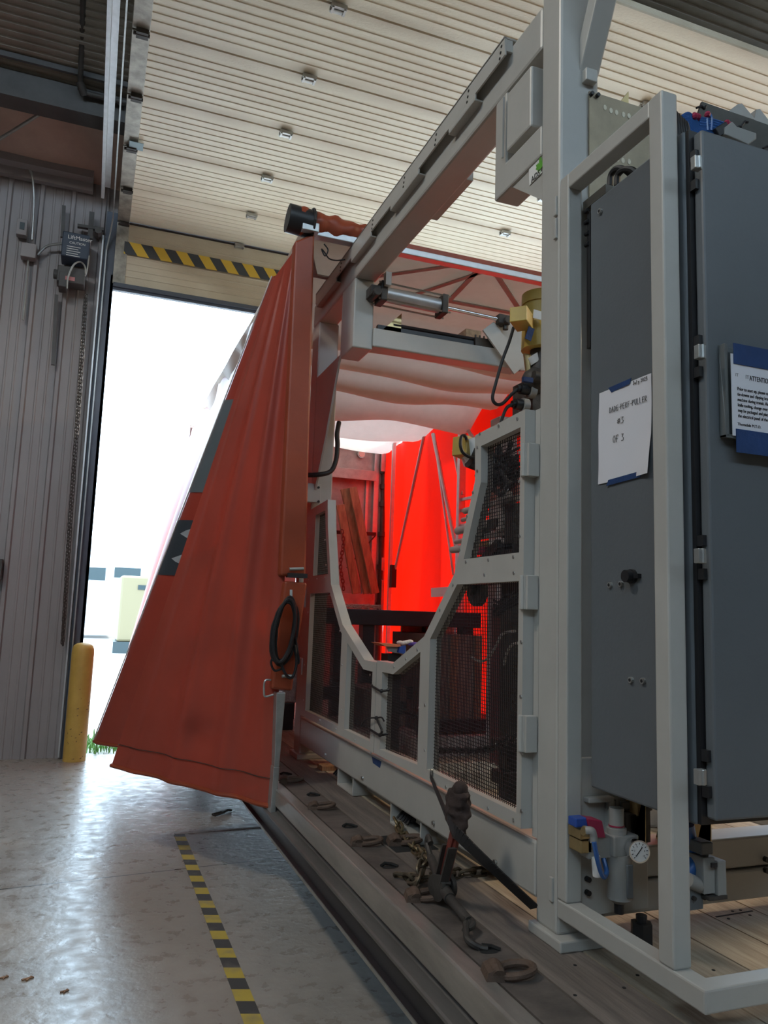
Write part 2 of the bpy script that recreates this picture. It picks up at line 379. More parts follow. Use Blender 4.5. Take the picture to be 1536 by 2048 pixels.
# ================================================================== SETTING
tag(MB().box(-6, 10, -9, 8.62, -.25, 0).build('floor', M['floor']), kind='structure')
gr = mat('bright_yard_concrete', (.55, .53, .50), .8, var=.2, scale=1.5)
tag(MB().box(-60, 60, 8.62, 140, -.30, -.02).build('ground_yard', gr), kind='structure')

def ribbed_wall(x0, x1, z0, z1, y, m, pitch=.305):
    """metal siding: flat pans, tall ribs and two small stiffeners per pan"""
    pts = []; x = x0
    while x < x1-1e-6:
        for dx, dy in ((0, 0), (.012, -.032), (.045, -.032), (.057, 0), (.13, 0), (.138, -.006), (.150, -.006), (.158, 0), (.215, 0), (.223, -.006), (.235, -.006), (.243, 0)):
            if x+dx <= x1: pts.append((x+dx, y+dy))
        x += pitch
    pts.append((x1, y)); mb = MB()
    poly = pts+[(x1, y+.05), (x0, y+.05)]
    for a, b in zip(pts, pts[1:]):
        k = len(mb.v); mb.v += [(a[0], a[1], z0), (b[0], b[1], z0), (b[0], b[1], z1), (a[0], a[1], z1)]; mb.face([k, k+1, k+2, k+3])
    mb.box(x0, x1, y+.04, y+.10, z0, z1)
    return mb
wf = ribbed_wall(-6.0, -.13, 0, 6.0, 8.5, M['wall'])
wf.box(6.40, 10, 8.5, 8.6, 0, 7.5); wf.box(-.13, 6.4, 8.53, 8.62, 5.45, 7.5)
tag(wf.build('wall_front', M['wall']), kind='structure')
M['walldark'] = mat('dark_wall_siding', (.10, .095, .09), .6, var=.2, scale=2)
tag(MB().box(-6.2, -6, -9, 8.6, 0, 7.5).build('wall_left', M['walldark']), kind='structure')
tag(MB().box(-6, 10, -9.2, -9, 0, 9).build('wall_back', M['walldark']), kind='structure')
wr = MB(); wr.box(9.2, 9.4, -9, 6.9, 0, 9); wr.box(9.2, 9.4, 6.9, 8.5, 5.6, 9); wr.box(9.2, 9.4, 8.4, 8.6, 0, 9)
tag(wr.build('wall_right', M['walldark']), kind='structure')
# roof: corrugated deck on purlins, insulated eave strip by the front wall
def roof_z(y): return 5.98+(8.5-y)*.25
rf = MB(); y = 7.42; pts = []
while y > -9.2:
    for dy, dz in ((0, 0), (.010, .016), (.040, .016), (.050, 0)):
        pts.append((y-dy, roof_z(y-dy)+dz+.05))
    y -= .078
for a, b in zip(pts, pts[1:]):
    k = len(rf.v); rf.v += [(-6.2, a[0], a[1]), (10, a[0], a[1]), (10, b[0], b[1]), (-6.2, b[0], b[1])]; rf.face([k, k+1, k+2, k+3])
rf.hexa([(-6.2, 8.6, roof_z(8.6)+.25), (10, 8.6, roof_z(8.6)+.25), (10, -9.2, roof_z(-9.2)+.25), (-6.2, -9.2, roof_z(-9.2)+.25)],
        [(-6.2, 8.6, roof_z(8.6)+.3), (10, 8.6, roof_z(8.6)+.3), (10, -9.2, roof_z(-9.2)+.3), (-6.2, -9.2, roof_z(-9.2)+.3)])
tag(rf.build('ceiling', M['roof']), kind='structure')
ins = MB().grid(lambda u, v: (-6.2+16.2*u, 8.56-1.12*v, roof_z(8.56-1.12*v)+.03-.05*math.sin(PI*v)+.012*math.sin(u*70)*math.sin(PI*v)), 160, 6)
tag(ins.build('ceiling_insulation', M['insul'], smooth=True), kind='structure')
pur = MB(); pur.box(-6.2, 10, 7.30, 7.42, roof_z(7.4)-.20, roof_z(7.4)+.03); pur.box(-6.2, 10, 7.30, 7.52, roof_z(7.4)-.215, roof_z(7.4)-.2)
tag(pur.build('trim_1', M['darkbeam']), kind='structure')
pur = MB(); pur.box(-6.2, 10, 7.16, 7.19, roof_z(7.17)+.0, roof_z(7.17)+.05)
tag(pur.build('trim_2', M['darkbeam']), kind='structure')
g = MB(); g.box(-6, -.3, 8.40, 8.47, 5.86, 5.95); g.box(-6, -.3, 8.28, 8.45, 5.95, 6.03)
tag(g.build('trim_3', M['wall']), kind='structure')
# steel jamb of the big door
j = MB(); j.box(-.14, -.02, 8.45, 8.56, 0, 5.7); j.box(-.05, -.02, 8.45, 8.72, 0, 5.0)
tag(j.build('trim_4', M['jamb']), kind='structure')
j = MB(); j.box(6.30, 6.6, 8.44, 8.62, 0, 5.7)
tag(j.build('trim_5', M['jamb']), kind='structure')

# ------------------------------------------------------------------ overhead door, rolled back under the roof
DX0, DX1, DZ = -.02, 6.30, 5.60
door = thing('door_1', (2.4, 8.4, 4.9), 'big beige sectional overhead door rolled back flat under the roof, bottom section with hazard stripe hanging down', 'door')
door['kind'] = 'structure'
def section_profile(L):
    """ribs pressed into one section, as (along, outwards)"""
    pts = [(0, 0), (.006, .012), (.09, .012)]; n = 7; p = (L-.18)/n
    for i in range(n):
        a = .09+i*p
        pts += [(a+.012, .012), (a+.017, .018), (a+.026, .018), (a+.031, .012)]
    pts += [(L-.09, .012), (L-.006, .012), (L, 0)]
    return pts
def section(o_along, o_out, base, L):
    mb = MB(); pr = section_profile(L)
    P2 = [base+o_along*a+o_out*b for a, b in pr]
    back = [base+o_along*L-o_out*.045, base-o_out*.045]
    for a, b in zip(P2+back, P2[1:]+back+P2[:1]):
        k = len(mb.v); mb.v += [(DX0+.06, a.y, a.z), (DX1-.06, a.y, a.z), (DX1-.06, b.y, b.z), (DX0+.06, b.y, b.z)]; mb.face([k, k+1, k+2, k+3])
    return mb
def stile_mesh(o_along, o_out, base, L):
    mb = MB()
    for xa, xb in ((DX0-.01, DX0+.115), (DX1-.115, DX1+.01)):
        p = [base+o_along*.004+o_out*.03, base+o_along*(L-.004)+o_out*.03, base+o_along*(L-.004)-o_out*.05, base+o_along*.004-o_out*.05]
        mb.hexa([(xa, q.y, q.z) for q in p], [(xb, q.y, q.z) for q in p])
    return mb
SEC = .762
bases = []
for k in range(7):
    if k == 0: al, out, base, L = Vector((0, 0, 1)), Vector((0, -1, 0)), Vector((0, 8.47, 4.905)), .70
    elif k == 1: al, out, base, L = Vector((0, -1, .02)).normalized(), Vector((0, 0, -1)), Vector((0, 8.44, DZ+.035)), SEC-.05
    else: al, out, base, L = Vector((0, -1, -.004)).normalized(), Vector((0, 0, -1)), Vector((0, 8.44-SEC*(k-1)+.045, DZ+.045)), SEC-.005
    bases.append((al, out, base, L))
    section(al, out, base, L).build('door_panel', M['door'], door)
    stile_mesh(al, out, base, L).build('end_stile', M['door_end'], door, bevel=.004)
    if k > 0:
        hg = MB()
        for x in (DX0+.03, DX1-.09):
            c = base+out*.04
            hg.box(x-.01, x+.075, c.y-.035, c.y-.005, c.z-.03, c.z+.005); hg.box(x-.01, x+.075, c.y+.008, c.y+.038, c.z-.03, c.z+.005)
            hg.cyl((x-.03, c.y, c.z-.02), (x+.085, c.y, c.z-.02), .014, 10)
        hg.build('end_hinge', M['dark_steel'], door)
        for x in (1.283, 3.87):
            hh = MB(); c = base+out*.035
            hh.box(x-.055, x+.055, c.y-.035, c.y-.012, c.z-.02, c.z+.01); hh.box(x-.055, x+.055, c.y+.012, c.y+.035, c.z-.02, c.z+.01)
            hh.box(x-.05, x-.035, c.y-.03, c.y+.03, c.z-.03, c.z); hh.box(x+.035, x+.05, c.y-.03, c.y+.03, c.z-.03, c.z); hh.cyl((x-.05, c.y, c.z-.018), (x+.05, c.y, c.z-.018), .008, 8)
            hh.build('center_hinge', M['galv'], door)
bs = MB(); bs.box(DX0, DX1, 8.40, 8.50, 4.862, 4.905); bs.box(DX0, DX1, 8.425, 8.475, 4.83, 4.862)
bs.build('bottom_seal', M['jamb'], door)
ht = MB().box(.06, 3.6, 8.4375, 8.4405, 5.255, 5.395)
ht.build('hazard_stripe', stripe_mat('door_hazard_tape', (.72, .47, .05), (.045, .05, .06), .20, (.82, 0, .57), .5), door)
wy = MB().box(.05, .14, 5.98, 6.02, DZ-.005, DZ+.003)
MB().box(.02, .14, 6.83, 6.95, DZ-.012, DZ-.008).build('faded_sticker', mat('faded_blue_label', (.30, .42, .46), .6), door)
tr = thing('door_track', (-.12, 8.4, 0), 'galvanised left-hand track running up the jamb and back under the roof beside the overhead door', 'door track')
pts = [(-.115, 8.42, 0.02), (-.115, 8.42, 5.25), (-.09, 8.36, 5.42), (-.075, 8.25, 5.54), (-.075, 8.08, 5.585), (-.075, 3.4, 5.60)]
t = MB()
for a, b in zip(pts, pts[1:]): t.bar(a, b, .012, .04, upv=(0, 1, .02))
t.build('track_channel', M['galv'], tr)
a = MB(); a.box(-.20, -.17, 2.6, 7.9, 5.55, 5.68); a.box(-.20, -.12, 2.6, 7.9, 5.675, 5.69)
a.box(-.165, -.150, 8.40, 8.44, .02, 5.4)
a.build('angle_iron', M['alu'], tr)
a = MB(); a.bar((-.185, 5.6, 5.6), (-.185, 5.6, roof_z(5.6)), .03, .03); a.bar((-.185, 3.2, 5.6), (-.185, 3.2, roof_z(3.2)), .03, .03)
a.build('hanger', M['galv'], tr)

# sprinkler drop, brace rod, rafter bits seen at top left
pp = P(172, 0, y=6.9); pe = P(160, 185, y=7.28)
mb = MB(); q = P(247, 210, y=7.28)
mb.tube([(pe.x+.02, 5.6, roof_z(5.6)-.05), (pe.x, 6.9, pe.z+.25), (pe.x, 7.15, pe.z+.05), (pe.x, 7.22, pe.z), (pe.x+.06, 7.24, pe.z-.02), (q.x, 7.24, q.z)], .024, 10)
mb.cyl((pe.x-.005, 7.18, pe.z+.04), (pe.x+.04, 7.25, pe.z-.035), .036, 10); mb.cyl((q.x-.05, 7.24, q.z), (q.x+.02, 7.24, q.z), .034, 10)
tag(mb.build('sprinkler_pipe', M['dark_steel'], smooth=True), 'dark steel sprinkler pipe with elbow hung below the roof deck, top left', 'pipe')
r0 = P(-20, 290, y=8.0); r1 = P(128, 198, y=7.42)
tag(MB().cyl(r0, r1, .016, 8).build('brace_rod', M['galv']), 'thin diagonal steel brace rod below the eave insulation', 'brace rod')

# ------------------------------------------------------------------ door operator and wiring on the left wall
def WP(px, py, y=8.40): return P(px, py, y=y)
op = thing('door_operator', WP(150, 560), 'dark blue-black door opener box with white lettering mounted on the siding left of the jamb', 'door opener')
a = WP(127, 476); b = WP(176, 534)
MB().box(a.x, b.x, 8.22, 8.46, b.z, a.z).build('housing', mat('opener_housing', (.03, .045, .075), .45), op, bevel=.012)
text_mesh('lettering', 'LiftMaster', .058, (a.x+.05, 8.2185, a.z-.075), (1, 0, 0), (0, 0, 1), M['white'], op)
text_mesh('lettering', 'CAUTION', .034, (a.x+.07, 8.2185, a.z-.125), (1, 0, 0), (0, 0, 1), M['white'], op)
mb = MB()
for k in range(5): mb.box(a.x+.05, b.x-.08-.02*(k % 2), 8.2165, 8.2185, a.z-.16-.024*k, a.z-.154-.024*k)
mb.build('fine_print_rows', M['white'], op)
a2 = WP(117, 540); b2 = WP(174, 592)
mb = MB(); mb.box(a2.x, b2.x-.03, 8.26, 8.44, b2.z+.06, a2.z); mb.box(a2.x+.02, a2.x+.10, 8.25, 8.43, b2.z, b2.z+.16); mb.cyl((a2.x-.04, 8.35, a2.z-.07), (a2.x+.06, 8.35, a2.z-.07), .05, 14)
mb.build('gearbox', M['darkbeam'], op, bevel=.008)
MB().box(a2.x+.08, a2.x+.17, 8.248, 8.252, a2.z-.15, a2.z-.11).build('red_sticker', mat('faded_red_sticker', (.5, .2, .2), .6), op)
c = [WP(134, 577, 8.24), WP(136, 555, 8.22), WP(147, 530, 8.20), WP(160, 524, 8.2), WP(169, 532, 8.2), WP(171, 548, 8.22)]
MB().tube(smooth_path(c), .009, 8).build('conduit', M['galv'], op, smooth=True)
c = [WP(178, 512, 8.24), WP(174, 540, 8.22), WP(170, 552, 8.24)]
MB().tube(smooth_path(c), .008, 8).build('conduit', M['galv'], op, smooth=True)
c = WP(156, 461)
mb = MB(); mb.bar(WP(155, 452), WP(208, 460), .05, .03); mb.bar(WP(184, 425), WP(180, 478), .05, .035); mb.cyl((c.x+.2, 8.3, c.z), (c.x+.2, 8.46, c.z), .035, 12)
mb.build('shaft_bracket', M['darkbeam'], op)
tag(MB().bar(WP(128, 412), WP(125, 475), .035, .03).build('wall_strut', M['darkbeam']), 'short dark strut channel on the siding above the opener', 'strut')
tag(MB().bar(WP(113, 590), WP(106, 730), .035, .03).build('wall_strut', M['darkbeam']), 'long dark strut channel on the siding below the opener', 'strut')
bx = WP(57, 503)
tag(MB().box(bx.x-.07, bx.x+.075, 8.36, 8.47, bx.z-.075, bx.z+.075).build('junction_box', M['wall'], bevel=.006), 'small square junction box on the siding left of the opener', 'junction box')
bx = WP(44, 455)
sw = MB().box(bx.x-.05, bx.x+.05, 8.38, 8.47, bx.z-.085, bx.z+.085)
so = sw.build('switch_box', M['wall'], bevel=.005); tag(so, 'slim wall switch box above the junction box', 'switch')
MB().box(bx.x-.02, bx.x+.025, 8.372, 8.38, bx.z-.03, bx.z+.045).build('switch_plate', M['outdark'], so)
mb = MB(); mb.tube(smooth_path([WP(-5, 322, 8.36), WP(40, 325, 8.36), WP(62, 345, 8.4), WP(68, 400, 8.42), WP(64, 480, 8.42)]), .013, 8)
mb.tube(smooth_path([WP(75, 510, 8.42), WP(95, 492, 8.4), WP(128, 487, 8.36)]), .014, 8); mb.tube([WP(57, 515, 8.43), WP(50, 600, 8.43), WP(46, 640, 8.43)], .010, 8)
tag(mb.build('wall_conduit', M['galv'], smooth=True), 'thin conduit curving down the siding to the junction box and opener', 'conduit')
ch = [WP(174, 590, 8.30), WP(160, 800, 8.30), WP(142, 1050, 8.31), WP(126, 1288, 8.32), WP(124, 1288, 8.36), WP(138, 1050, 8.36), WP(156, 800, 8.35), WP(170, 590, 8.35)]
tag(chain_mesh(ch, .05, .03, .0045).build('hand_chain', M['dark_steel']), 'long thin hand chain hanging from the opener down the siding', 'chain')
mb = MB().box(WP(-12, 1130).x-.1, WP(5, 1130).x, 8.36, 8.47, WP(0, 1160).z, WP(0, 1118).z)
tag(mb.build('outlet_box', M['darkbeam'], bevel=.005), 'dark outlet box on the siding at the left edge of the photo', 'outlet')
# bollard
bp = P(148, 1521, z=0); R = .105
mb = MB(); H = 1.12; ring = [(R, 0), (R, H-.09), (R*.97, H-.05), (R*.85, H-.018), (R*.6, H), (R*.25, H+.008), (0.002, H+.01)]
n = 28
for (r_, z_) in ring:
    for k in range(n): mb.v.append((bp.x+r_*math.cos(2*PI*k/n), bp.y+r_*math.sin(2*PI*k/n), z_))
for i in range(len(ring)-1):
    for k in range(n): mb.face([i*n+k, i*n+(k+1) % n, (i+1)*n+(k+1) % n, (i+1)*n+k])
bo = mb.build('bollard', M['bollard'], smooth=True, angle=60); tag(bo, 'chipped yellow steel bollard guarding the left door jamb', 'bollard')
mb = MB()
for k in range(26):
    th = random.uniform(-2.9, -.2); z = abs(random.gauss(.25, .22))+.02
    w_ = random.uniform(.004, .02); h_ = random.uniform(.003, .012); q = [(math.cos(th+s*w_/R), math.sin(th+s*w_/R)) for s in (-1, 1)]
    mb.hexa([(bp.x+R*.99*q[0][0], bp.y+R*.99*q[0][1], z), (bp.x+R*.99*q[1][0], bp.y+R*.99*q[1][1], z+random.uniform(-.01, .01)), (bp.x+R*.99*q[1][0], bp.y+R*.99*q[1][1], z+h_)],
            [(bp.x+R*1.006*q[0][0], bp.y+R*1.006*q[0][1], z), (bp.x+R*1.006*q[1][0], bp.y+R*1.006*q[1][1], z), (bp.x+R*1.006*q[1][0], bp.y+R*1.006*q[1][1], z+h_)])
mb.build('paint_chips', M['rust'], bo)
# floor tape, floor bits
tp = MB().box(.652, .722, 1.2, 5.55, .0005, .002)
tag(tp.build('floor_tape', stripe_mat('floor_hazard_tape', (.50, .37, .06), (.06, .057, .055), .20, (.30, 1, 0), .6, wear=.55, wearcol=(.20, .18, .16))), 'worn yellow and black hazard tape stuck along the concrete floor', 'floor tape')
mb = MB(); a = P(350, 1668, z=0); b = P(535, 1653, z=0); mb.bar((a.x, a.y, .001), (b.x, b.y, .001), .035, .002, upv=(0, 0, 1))
tag(mb.build('floor_stripe', mat('worn_pale_paint', (.58, .55, .49), .6, var=.4, scale=20)), 'faint worn pale stripe across the floor at the end of the tape', 'floor stripe')
d0 = P(442, 1628, z=0); mb = MB(); mb.tube([d0+Vector((-.07, -.03, .008)), d0+Vector((0, 0, .014)), d0+Vector((.05, .06, .012)), d0+Vector((.09, .06, .008))], .008, 6)
mb.bar(d0+Vector((-.06, -.06, .006)), d0+Vector((.02, .0, .012)), .03, .008); mb.bar(d0+Vector((.0, .0, .006)), d0+Vector((.08, .08, .01)), .022, .006)
tag(mb.build('metal_scrap', M['dark_steel']), 'crumpled dark scrap lying on the floor below the tarp corner', 'scrap')
for i, (px, py, s) in enumerate(((55, 1960, .022), (8, 1957, .016), (129, 1985, .016), (145, 1892, .012), (356, 1877, .012), (485, 1575+300, .012))):
    c = P(px, py, z=0); mb = MB(); mb.bar(c+Vector((-s, 0, .003)), c+Vector((s, s*.5, .004)), s*.5, .004); mb.bar(c+Vector((-s*.2, -s*.6, .003)), c+Vector((s*.6, s, .005)), s*.3, .003)
    if i < 3:
        tag(mb.build('wood_chip', M['plank']), ['largest curled wood chip on the floor at lower left', 'small wood chip at the left edge of the floor', 'wood chip just right of the largest curled one'][i], 'debris', 'chips on the concrete floor')
# weeds growing outside by the bollard
mb = MB()
for k in range(260):
    c = Vector((random.uniform(.08, .75), random.uniform(8.75, 9.4), -.02)); h_ = random.uniform(.05, .22); an = random.uniform(0, 2*PI); d = Vector((math.cos(an), math.sin(an), 0)); sd_ = Vector((-d.y, d.x, 0))*.006
    p1 = c+Vector((0, 0, h_*.6))+d*h_*.15; p2 = c+Vector((0, 0, h_))+d*h_*.5
    k0 = len(mb.v); mb.v += [tuple(c-sd_), tuple(c+sd_), tuple(p1+sd_*1.6), tuple(p1-sd_*1.6), tuple(p2)]
    mb.face([k0, k0+1, k0+2, k0+3]); mb.face([k0+3, k0+2, k0+4])
tag(mb.build('grass', M['grass']), 'green weeds growing outside the threshold beside the bollard', 'grass', kind='stuff')
# yard beyond the door
yb = thing('yard_building', (-2.0, 62, 0), 'long white low building far across the sunlit yard', 'building')
MB().box(-14, 12, 60, 70, -.02, 3.6).build('walls', M['outwhite'], yb); mb = MB(); mb.box(-14.3, 12.3, 59.6, 70.3, 3.6, 3.9); mb.build('roof_edge', mat('teal_trim', (.25, .45, .45), .5), yb)
ve = thing('beige_generator', (1.6, 27, 0), 'boxy beige machine with rounded canopy parked in the yard', 'machine')
a = P(236, 1238, y=27); b = P(300, 1150, y=27)
MB().box(a.x, a.x+1.9, 27, 29, .35, b.z-.05).build('canopy', M['beige'], ve, bevel=.08)
MB().box(a.x-.1, a.x+2.0, 26.9, 29.1, -.02, .35).build('skid', M['outdark'], ve); MB().box(a.x+.55, a.x+1.2, 26.97, 27.0, b.z-.5, b.z-.35).build('vent', M['outdark'], ve)
vb = thing('white_truck', (0.2, 38, 0), 'white box truck with dark windows parked behind the beige machine', 'truck')
a = P(188, 1180, y=38); b = P(300, 1088, y=38)
MB().box(a.x-3, b.x+.3, 38, 44, .7, b.z).build('box_body', M['outwhite'], vb, bevel=.06)
mb = MB(); q = P(228, 1155, y=38); q2 = P(282, 1137, y=38); mb.box(q.x, q2.x, 37.97, 38.0, q.z, q2.z); q = P(188, 1160, y=38); q2 = P(212, 1136, y=38); mb.box(q.x-1, q2.x, 37.97, 38.0, q.z, q2.z)
mb.build('windows', M['outdark'], vb)
mb = MB()
for x in (a.x-2, b.x-.6): mb.cyl((x, 38.1, .45), (x, 38.5, .45), .45, 20); mb.cyl((x, 43.4, .45), (x, 43.8, .45), .45, 20)
mb.build('wheels', M['rubber'], vb)
# out-of-view lamp fixtures, added to carry the interior fill light
for i, (loc, pw, c) in enumerate(FILL_LAMPS):
    f = thing('added_fill_lamp', (loc[0], loc[1], loc[2]), ['right bay lamp', 'rear right bay lamp', 'rear left bay lamp', 'left bay lamp', 'rear middle bay lamp'][i]+' added out of view for fill light, hung on a rod', 'lamp', 'added fill lamps')
    MB().box(loc[0]-.28, loc[0]+.28, loc[1]-.58, loc[1]+.58, loc[2], loc[2]+.08).build('lamp_housing', M['white'], f)
    MB().cyl((loc[0], loc[1], loc[2]+.08), (loc[0], loc[1], roof_z(loc[1])+.05), .012, 8).build('hanging_rod', M['galv'], f)

# ================================================================== TRAILER
DK = .57
trl = thing('flatbed_trailer', (2.3, 3.3, .2), 'long low flatbed trailer with plank deck and aluminium side rail, backed in through the door', 'trailer')
MB().box(1.205, 1.389, -3.2, 9.7, DK-.04, DK).build('outer_plank', mat('grimy_outer_plank', (.20, .165, .14), .75, var=.5, scale=4, col2=(.09, .075, .065), bump=.3, bscale=18, stretch=(6, .5, 1)), trl)
mb = MB(); x = 1.395
while x < 3.40:
    w_ = .19; mb.box(x, x+w_-.006, -3.2, 9.7, DK-.04, DK); x += w_
mb.build('deck_planks', M['wood'], trl)
mb = MB(); mb.box(1.068, 1.198, -3.2, 9.7, DK-.04, DK); mb.box(3.40, 3.53, -3.2, 9.7, DK-.04, DK)
mb.build('edge_plate', M['plate_steel'], trl)
prof = [(1.062, DK+.002), (1.003, DK+.002), (1.0, DK-.004), (1.0, DK-.085), (1.03, DK-.088), (1.03, DK-.10), (1.062, DK-.10)]
MB().prism(prof, 'y', -3.2, 9.7).build('side_rail', M['rail_alu'], trl, bevel=.005)
MB().prism([(3.6-(p[0]-1.0), p[1]) for p in prof], 'y', -3.2, 9.7).build('side_rail', M['rail_alu'], trl)
mb = MB(); mb.prism([(1.03, DK-.10), (1.012, DK-.112), (.972, DK-.118), (.965, DK-.122), (.965, DK-.132), (1.03, DK-.134)], 'y', -3.2, 9.7)
mb.build('cover_track', M['track_grey'], trl)
mb = MB(); mb.prism([(1.03, DK-.134), (.995, DK-.137), (.985, .36), (.965, .352), (.965, .342), (1.03, .342)], 'y', -3.2, 9.7); mb.box(1.03, 3.56, -3.2, 9.7, .36, DK-.04)
mb.build('chassis_frame', M['blackmetal'], trl)
mb = MB(); mb.box(.962, .966, -3.2, 9.7, .342, .355); mb.build('lower_lip', M['galv'], trl)
mb = MB()
for yy in (-1.4, -2.5): mb.cyl((1.3, yy, .40), (1.6, yy, .40), .40, 28); mb.cyl((3.0, yy, .40), (3.3, yy, .40), .40, 28)
for k, yy in enumerate((-1.4, -2.5)):
    for xa in (1.12, 3.18):
        MB().cyl((xa, yy, .335), (xa+.28, yy, .335), .335, 28).build('wheel', M['rubber'], trl)
mb = MB(); mb.cyl((2.3, 11.3, -.02), (2.3, 11.3, .4), .2, 12)
for xa in (1.3, 2.9): MB().box(xa, xa+.15, 9.2, 9.5, -.02, .36).build('landing_leg', M['blackmetal'], trl)
# tie-down rings
def dring(x, y, s=1.0, rz=0):
    mb = MB(); c, sn = math.cos(rz), math.sin(rz)
    def T(a, b, z): return (x+(a*c-b*sn)*s, y+(a*sn+b*c)*s, DK+z*s)
    mb.tube([T(-.045, -.03, .012), T(-.045, -.012, .018), T(-.045, .012, .018), T(-.045, .03, .012)], .017*s, 10)
    mb.hexa([T(-.075, -.032, 0), T(-.03, -.032, 0), T(-.03, .032, 0), T(-.075, .032, 0)], [T(-.07, -.03, .02), T(-.045, -.03, .03), T(-.045, .03, .03), T(-.07, .03, .02)])
    ring = []
    for k in range(20):
        th = 2*PI*k/20; ring.append(T(.0+.045*math.cos(th)*(1 if math.cos(th) > 0 else 1.0), .034*math.sin(th), .014+.006*math.cos(th)))
    mb.tube(ring, .0095*s, 8, closed=True)
    return mb
rings = [((1.105, 1.915), 1.12), ((1.115, 2.487), 1.1), ((1.13, 3.118), 1.05), ((1.113, 3.723), 1.05), ((1.113, 4.321), 1.05), ((1.11, 5.0), 1.05)]
for (x, y), s in rings: dring(x+.02, y, s, -.25).build('tie_ring', M['rust'], trl, smooth=True)
dring(1.31, 3.09, 1.2, -.2).build('tie_ring', M['rust'], trl, smooth=True)
mb = MB(); mb.box(1.215, 1.40, 2.99, 3.22, DK-.001, DK+.0015); mb.build('ring_pocket', M['pit'], trl)
for (x, y) in ((1.125, 2.829), (1.151, 3.381), (1.154, 3.987), (1.138, 4.519), (1.135, 2.07)):
    mb = MB(); n = 14
    mb.v += [(x+.030*math.cos(2*PI*k/n), y+.017*math.sin(2*PI*k/n), DK+.0012) for k in range(n)]; mb.face(list(range(n)))
    mb.tube([(x-.03, y+.012, DK+.004), (x-.012, y+.02, DK+.010), (x+.012, y+.012, DK+.008), (x+.032, y-.004, DK+.002)], .006, 6)
    mb.build('stake_hole', M['pit'], trl)
for (px, py) in ((1240, 1870), (1262, 1865), (1300, 1865), (1270+195, 1822), (1481, 1820), (1457, 1837), (1500, 1830), (1150, 1930), (1275, 1950), (1248, 1975), (1150, 1990), (1427, 1940)):
    c = P(px, py, z=DK+.001); mb = MB(); mb.cyl((c.x, c.y, DK), (c.x, c.y, DK+.0014), .005, 8); mb.build('deck_screw', M['pit'], trl)
mb = MB(); a = P(1432, 1834, z=DK); b = P(1505, 1822, z=DK); mb.bar(a+Vector((0, 0, .0006)), b+Vector((0, 0, .0006)), .006, .0014); mb.build('board_joint', M['pit'], trl)
# front bulkhead of the trailer
HB = 9.6
bh = thing('front_bulkhead', (2.3, HB, DK), 'scuffed aluminium bulkhead door frame at the far end of the trailer, reddish in the light', 'bulkhead')
def HP(px, py): return P(px, py, y=HB)
zt = HP(690, 882).z; zb = DK
mb = MB(); mb.box(2.50, 3.46, HB, HB+.03, zb, zt-.03); mb.box(1.03, 2.42, HB, HB+.03, zb, zt-.2)
mb.build('panel', M['headboard'], bh)
mb = MB(); q = HP(752, 900)
mb.box(2.50, 3.50, HB-.06, HB+.04, zt-.08, zt); mb.box(3.40, 3.47, HB-.06, HB, zb, zt-.08); mb.box(2.50, 2.55, HB-.05, HB, zb, zt-.08); mb.box(3.30, 3.34, HB-.03, HB, zb, zt-.5)
mb.build('door_frame', M['alu'], bh, bevel=.006)
z1 = HP(720, 943).z; z2 = HP(720, 963).z
mb = MB(); mb.box(2.55, 3.40, HB-.13, HB, z1-.02, z1); mb.box(2.55, 3.40, HB-.14, HB-.12, z2, z1); mb.build('cross_channel', M['headboard'], bh, bevel=.004)
z1 = HP(720, 1188).z; z2 = HP(720, 1208).z
mb = MB(); mb.box(2.6, 3.42, HB-.16, HB, z2-.04, z1); mb.build('sill_channel', M['headboard'], bh, bevel=.004)
c = HP(721, 909); mb = MB(); mb.cyl((c.x, HB-.05, c.z), (c.x, HB, c.z), .055, 24); lo = mb.build('marker_lamp', M['galv'], bh)
MB().cyl((c.x, HB-.058, c.z), (c.x, HB-.05, c.z), .043, 24).build('lens', M['lampglass'], lo)
mb = MB(); a = HP(660, 1067); b = HP(745, 1070); mb.bar((a.x, HB-.2, a.z), (b.x, HB-.12, b.z), .03, .045); mb.build('load_bar', M['blackmetal'], bh)
mb = MB(); a = HP(684, 1137); b = HP(746, 1072); mb.cyl((a.x, HB-.2, a.z), (b.x, HB-.1, b.z), .009, 8); mb.build('brace_wire', M['blackmetal'], bh)
hx = HP(762, 1000).x
mb = MB(); mb.cyl((hx, HB-.08, zb+.3), (hx, HB-.08, zt-.02), .032, 16)
for py in (928, 945, 975, 1010, 1070, 1135, 1210): z = HP(762, py).z; mb.cyl((hx, HB-.08, z-.03), (hx, HB-.08, z+.03), .05, 16)
mb.build('lock_rod', M['dark_steel'], bh, smooth=True)
MB().box(3.47, 3.60, HB-.04, HB+.06, zb, 3.72).build('corner_post', M['headboard'], bh)
MB().box(1.0, 3.6, HB+.02, HB+.05, 3.55, 3.74).build('top_header', M['headboard'], bh)
for py0, py1 in ((895, 945), (1115, 1142), (1160, 1228)):
    a = P(763, py0, y=9.45); b = P(787, py1, y=9.45)
    MB().box(a.x, b.x, 9.44, 9.46, b.z, a.z).build('hinge_plate', M['galv'], bh, bevel=.004)
for i, (t0, b0, wpx) in enumerate((((681, 978), (727, 1185), 20), ((697, 975), (742, 1185), 20), ((672, 1010), (705, 1185), 18))):
    a = P(t0[0]+8, t0[1], y=HB-.16-.07*i); b = P(b0[0]+8, b0[1]+2, y=HB-.30-.07*i)
    pl = MB().bar(a, b, .105, .05, upv=(0, -1, 0)).build('timber_plank', M['plank'], bevel=.004)
    tag(pl, ['middle rough timber plank leaning on the bulkhead', 'right-hand and tallest rough timber plank leaning on the bulkhead', 'left-hand and shortest rough timber plank leaning on the bulkhead'][i], 'plank', 'planks leaning on the bulkhead')
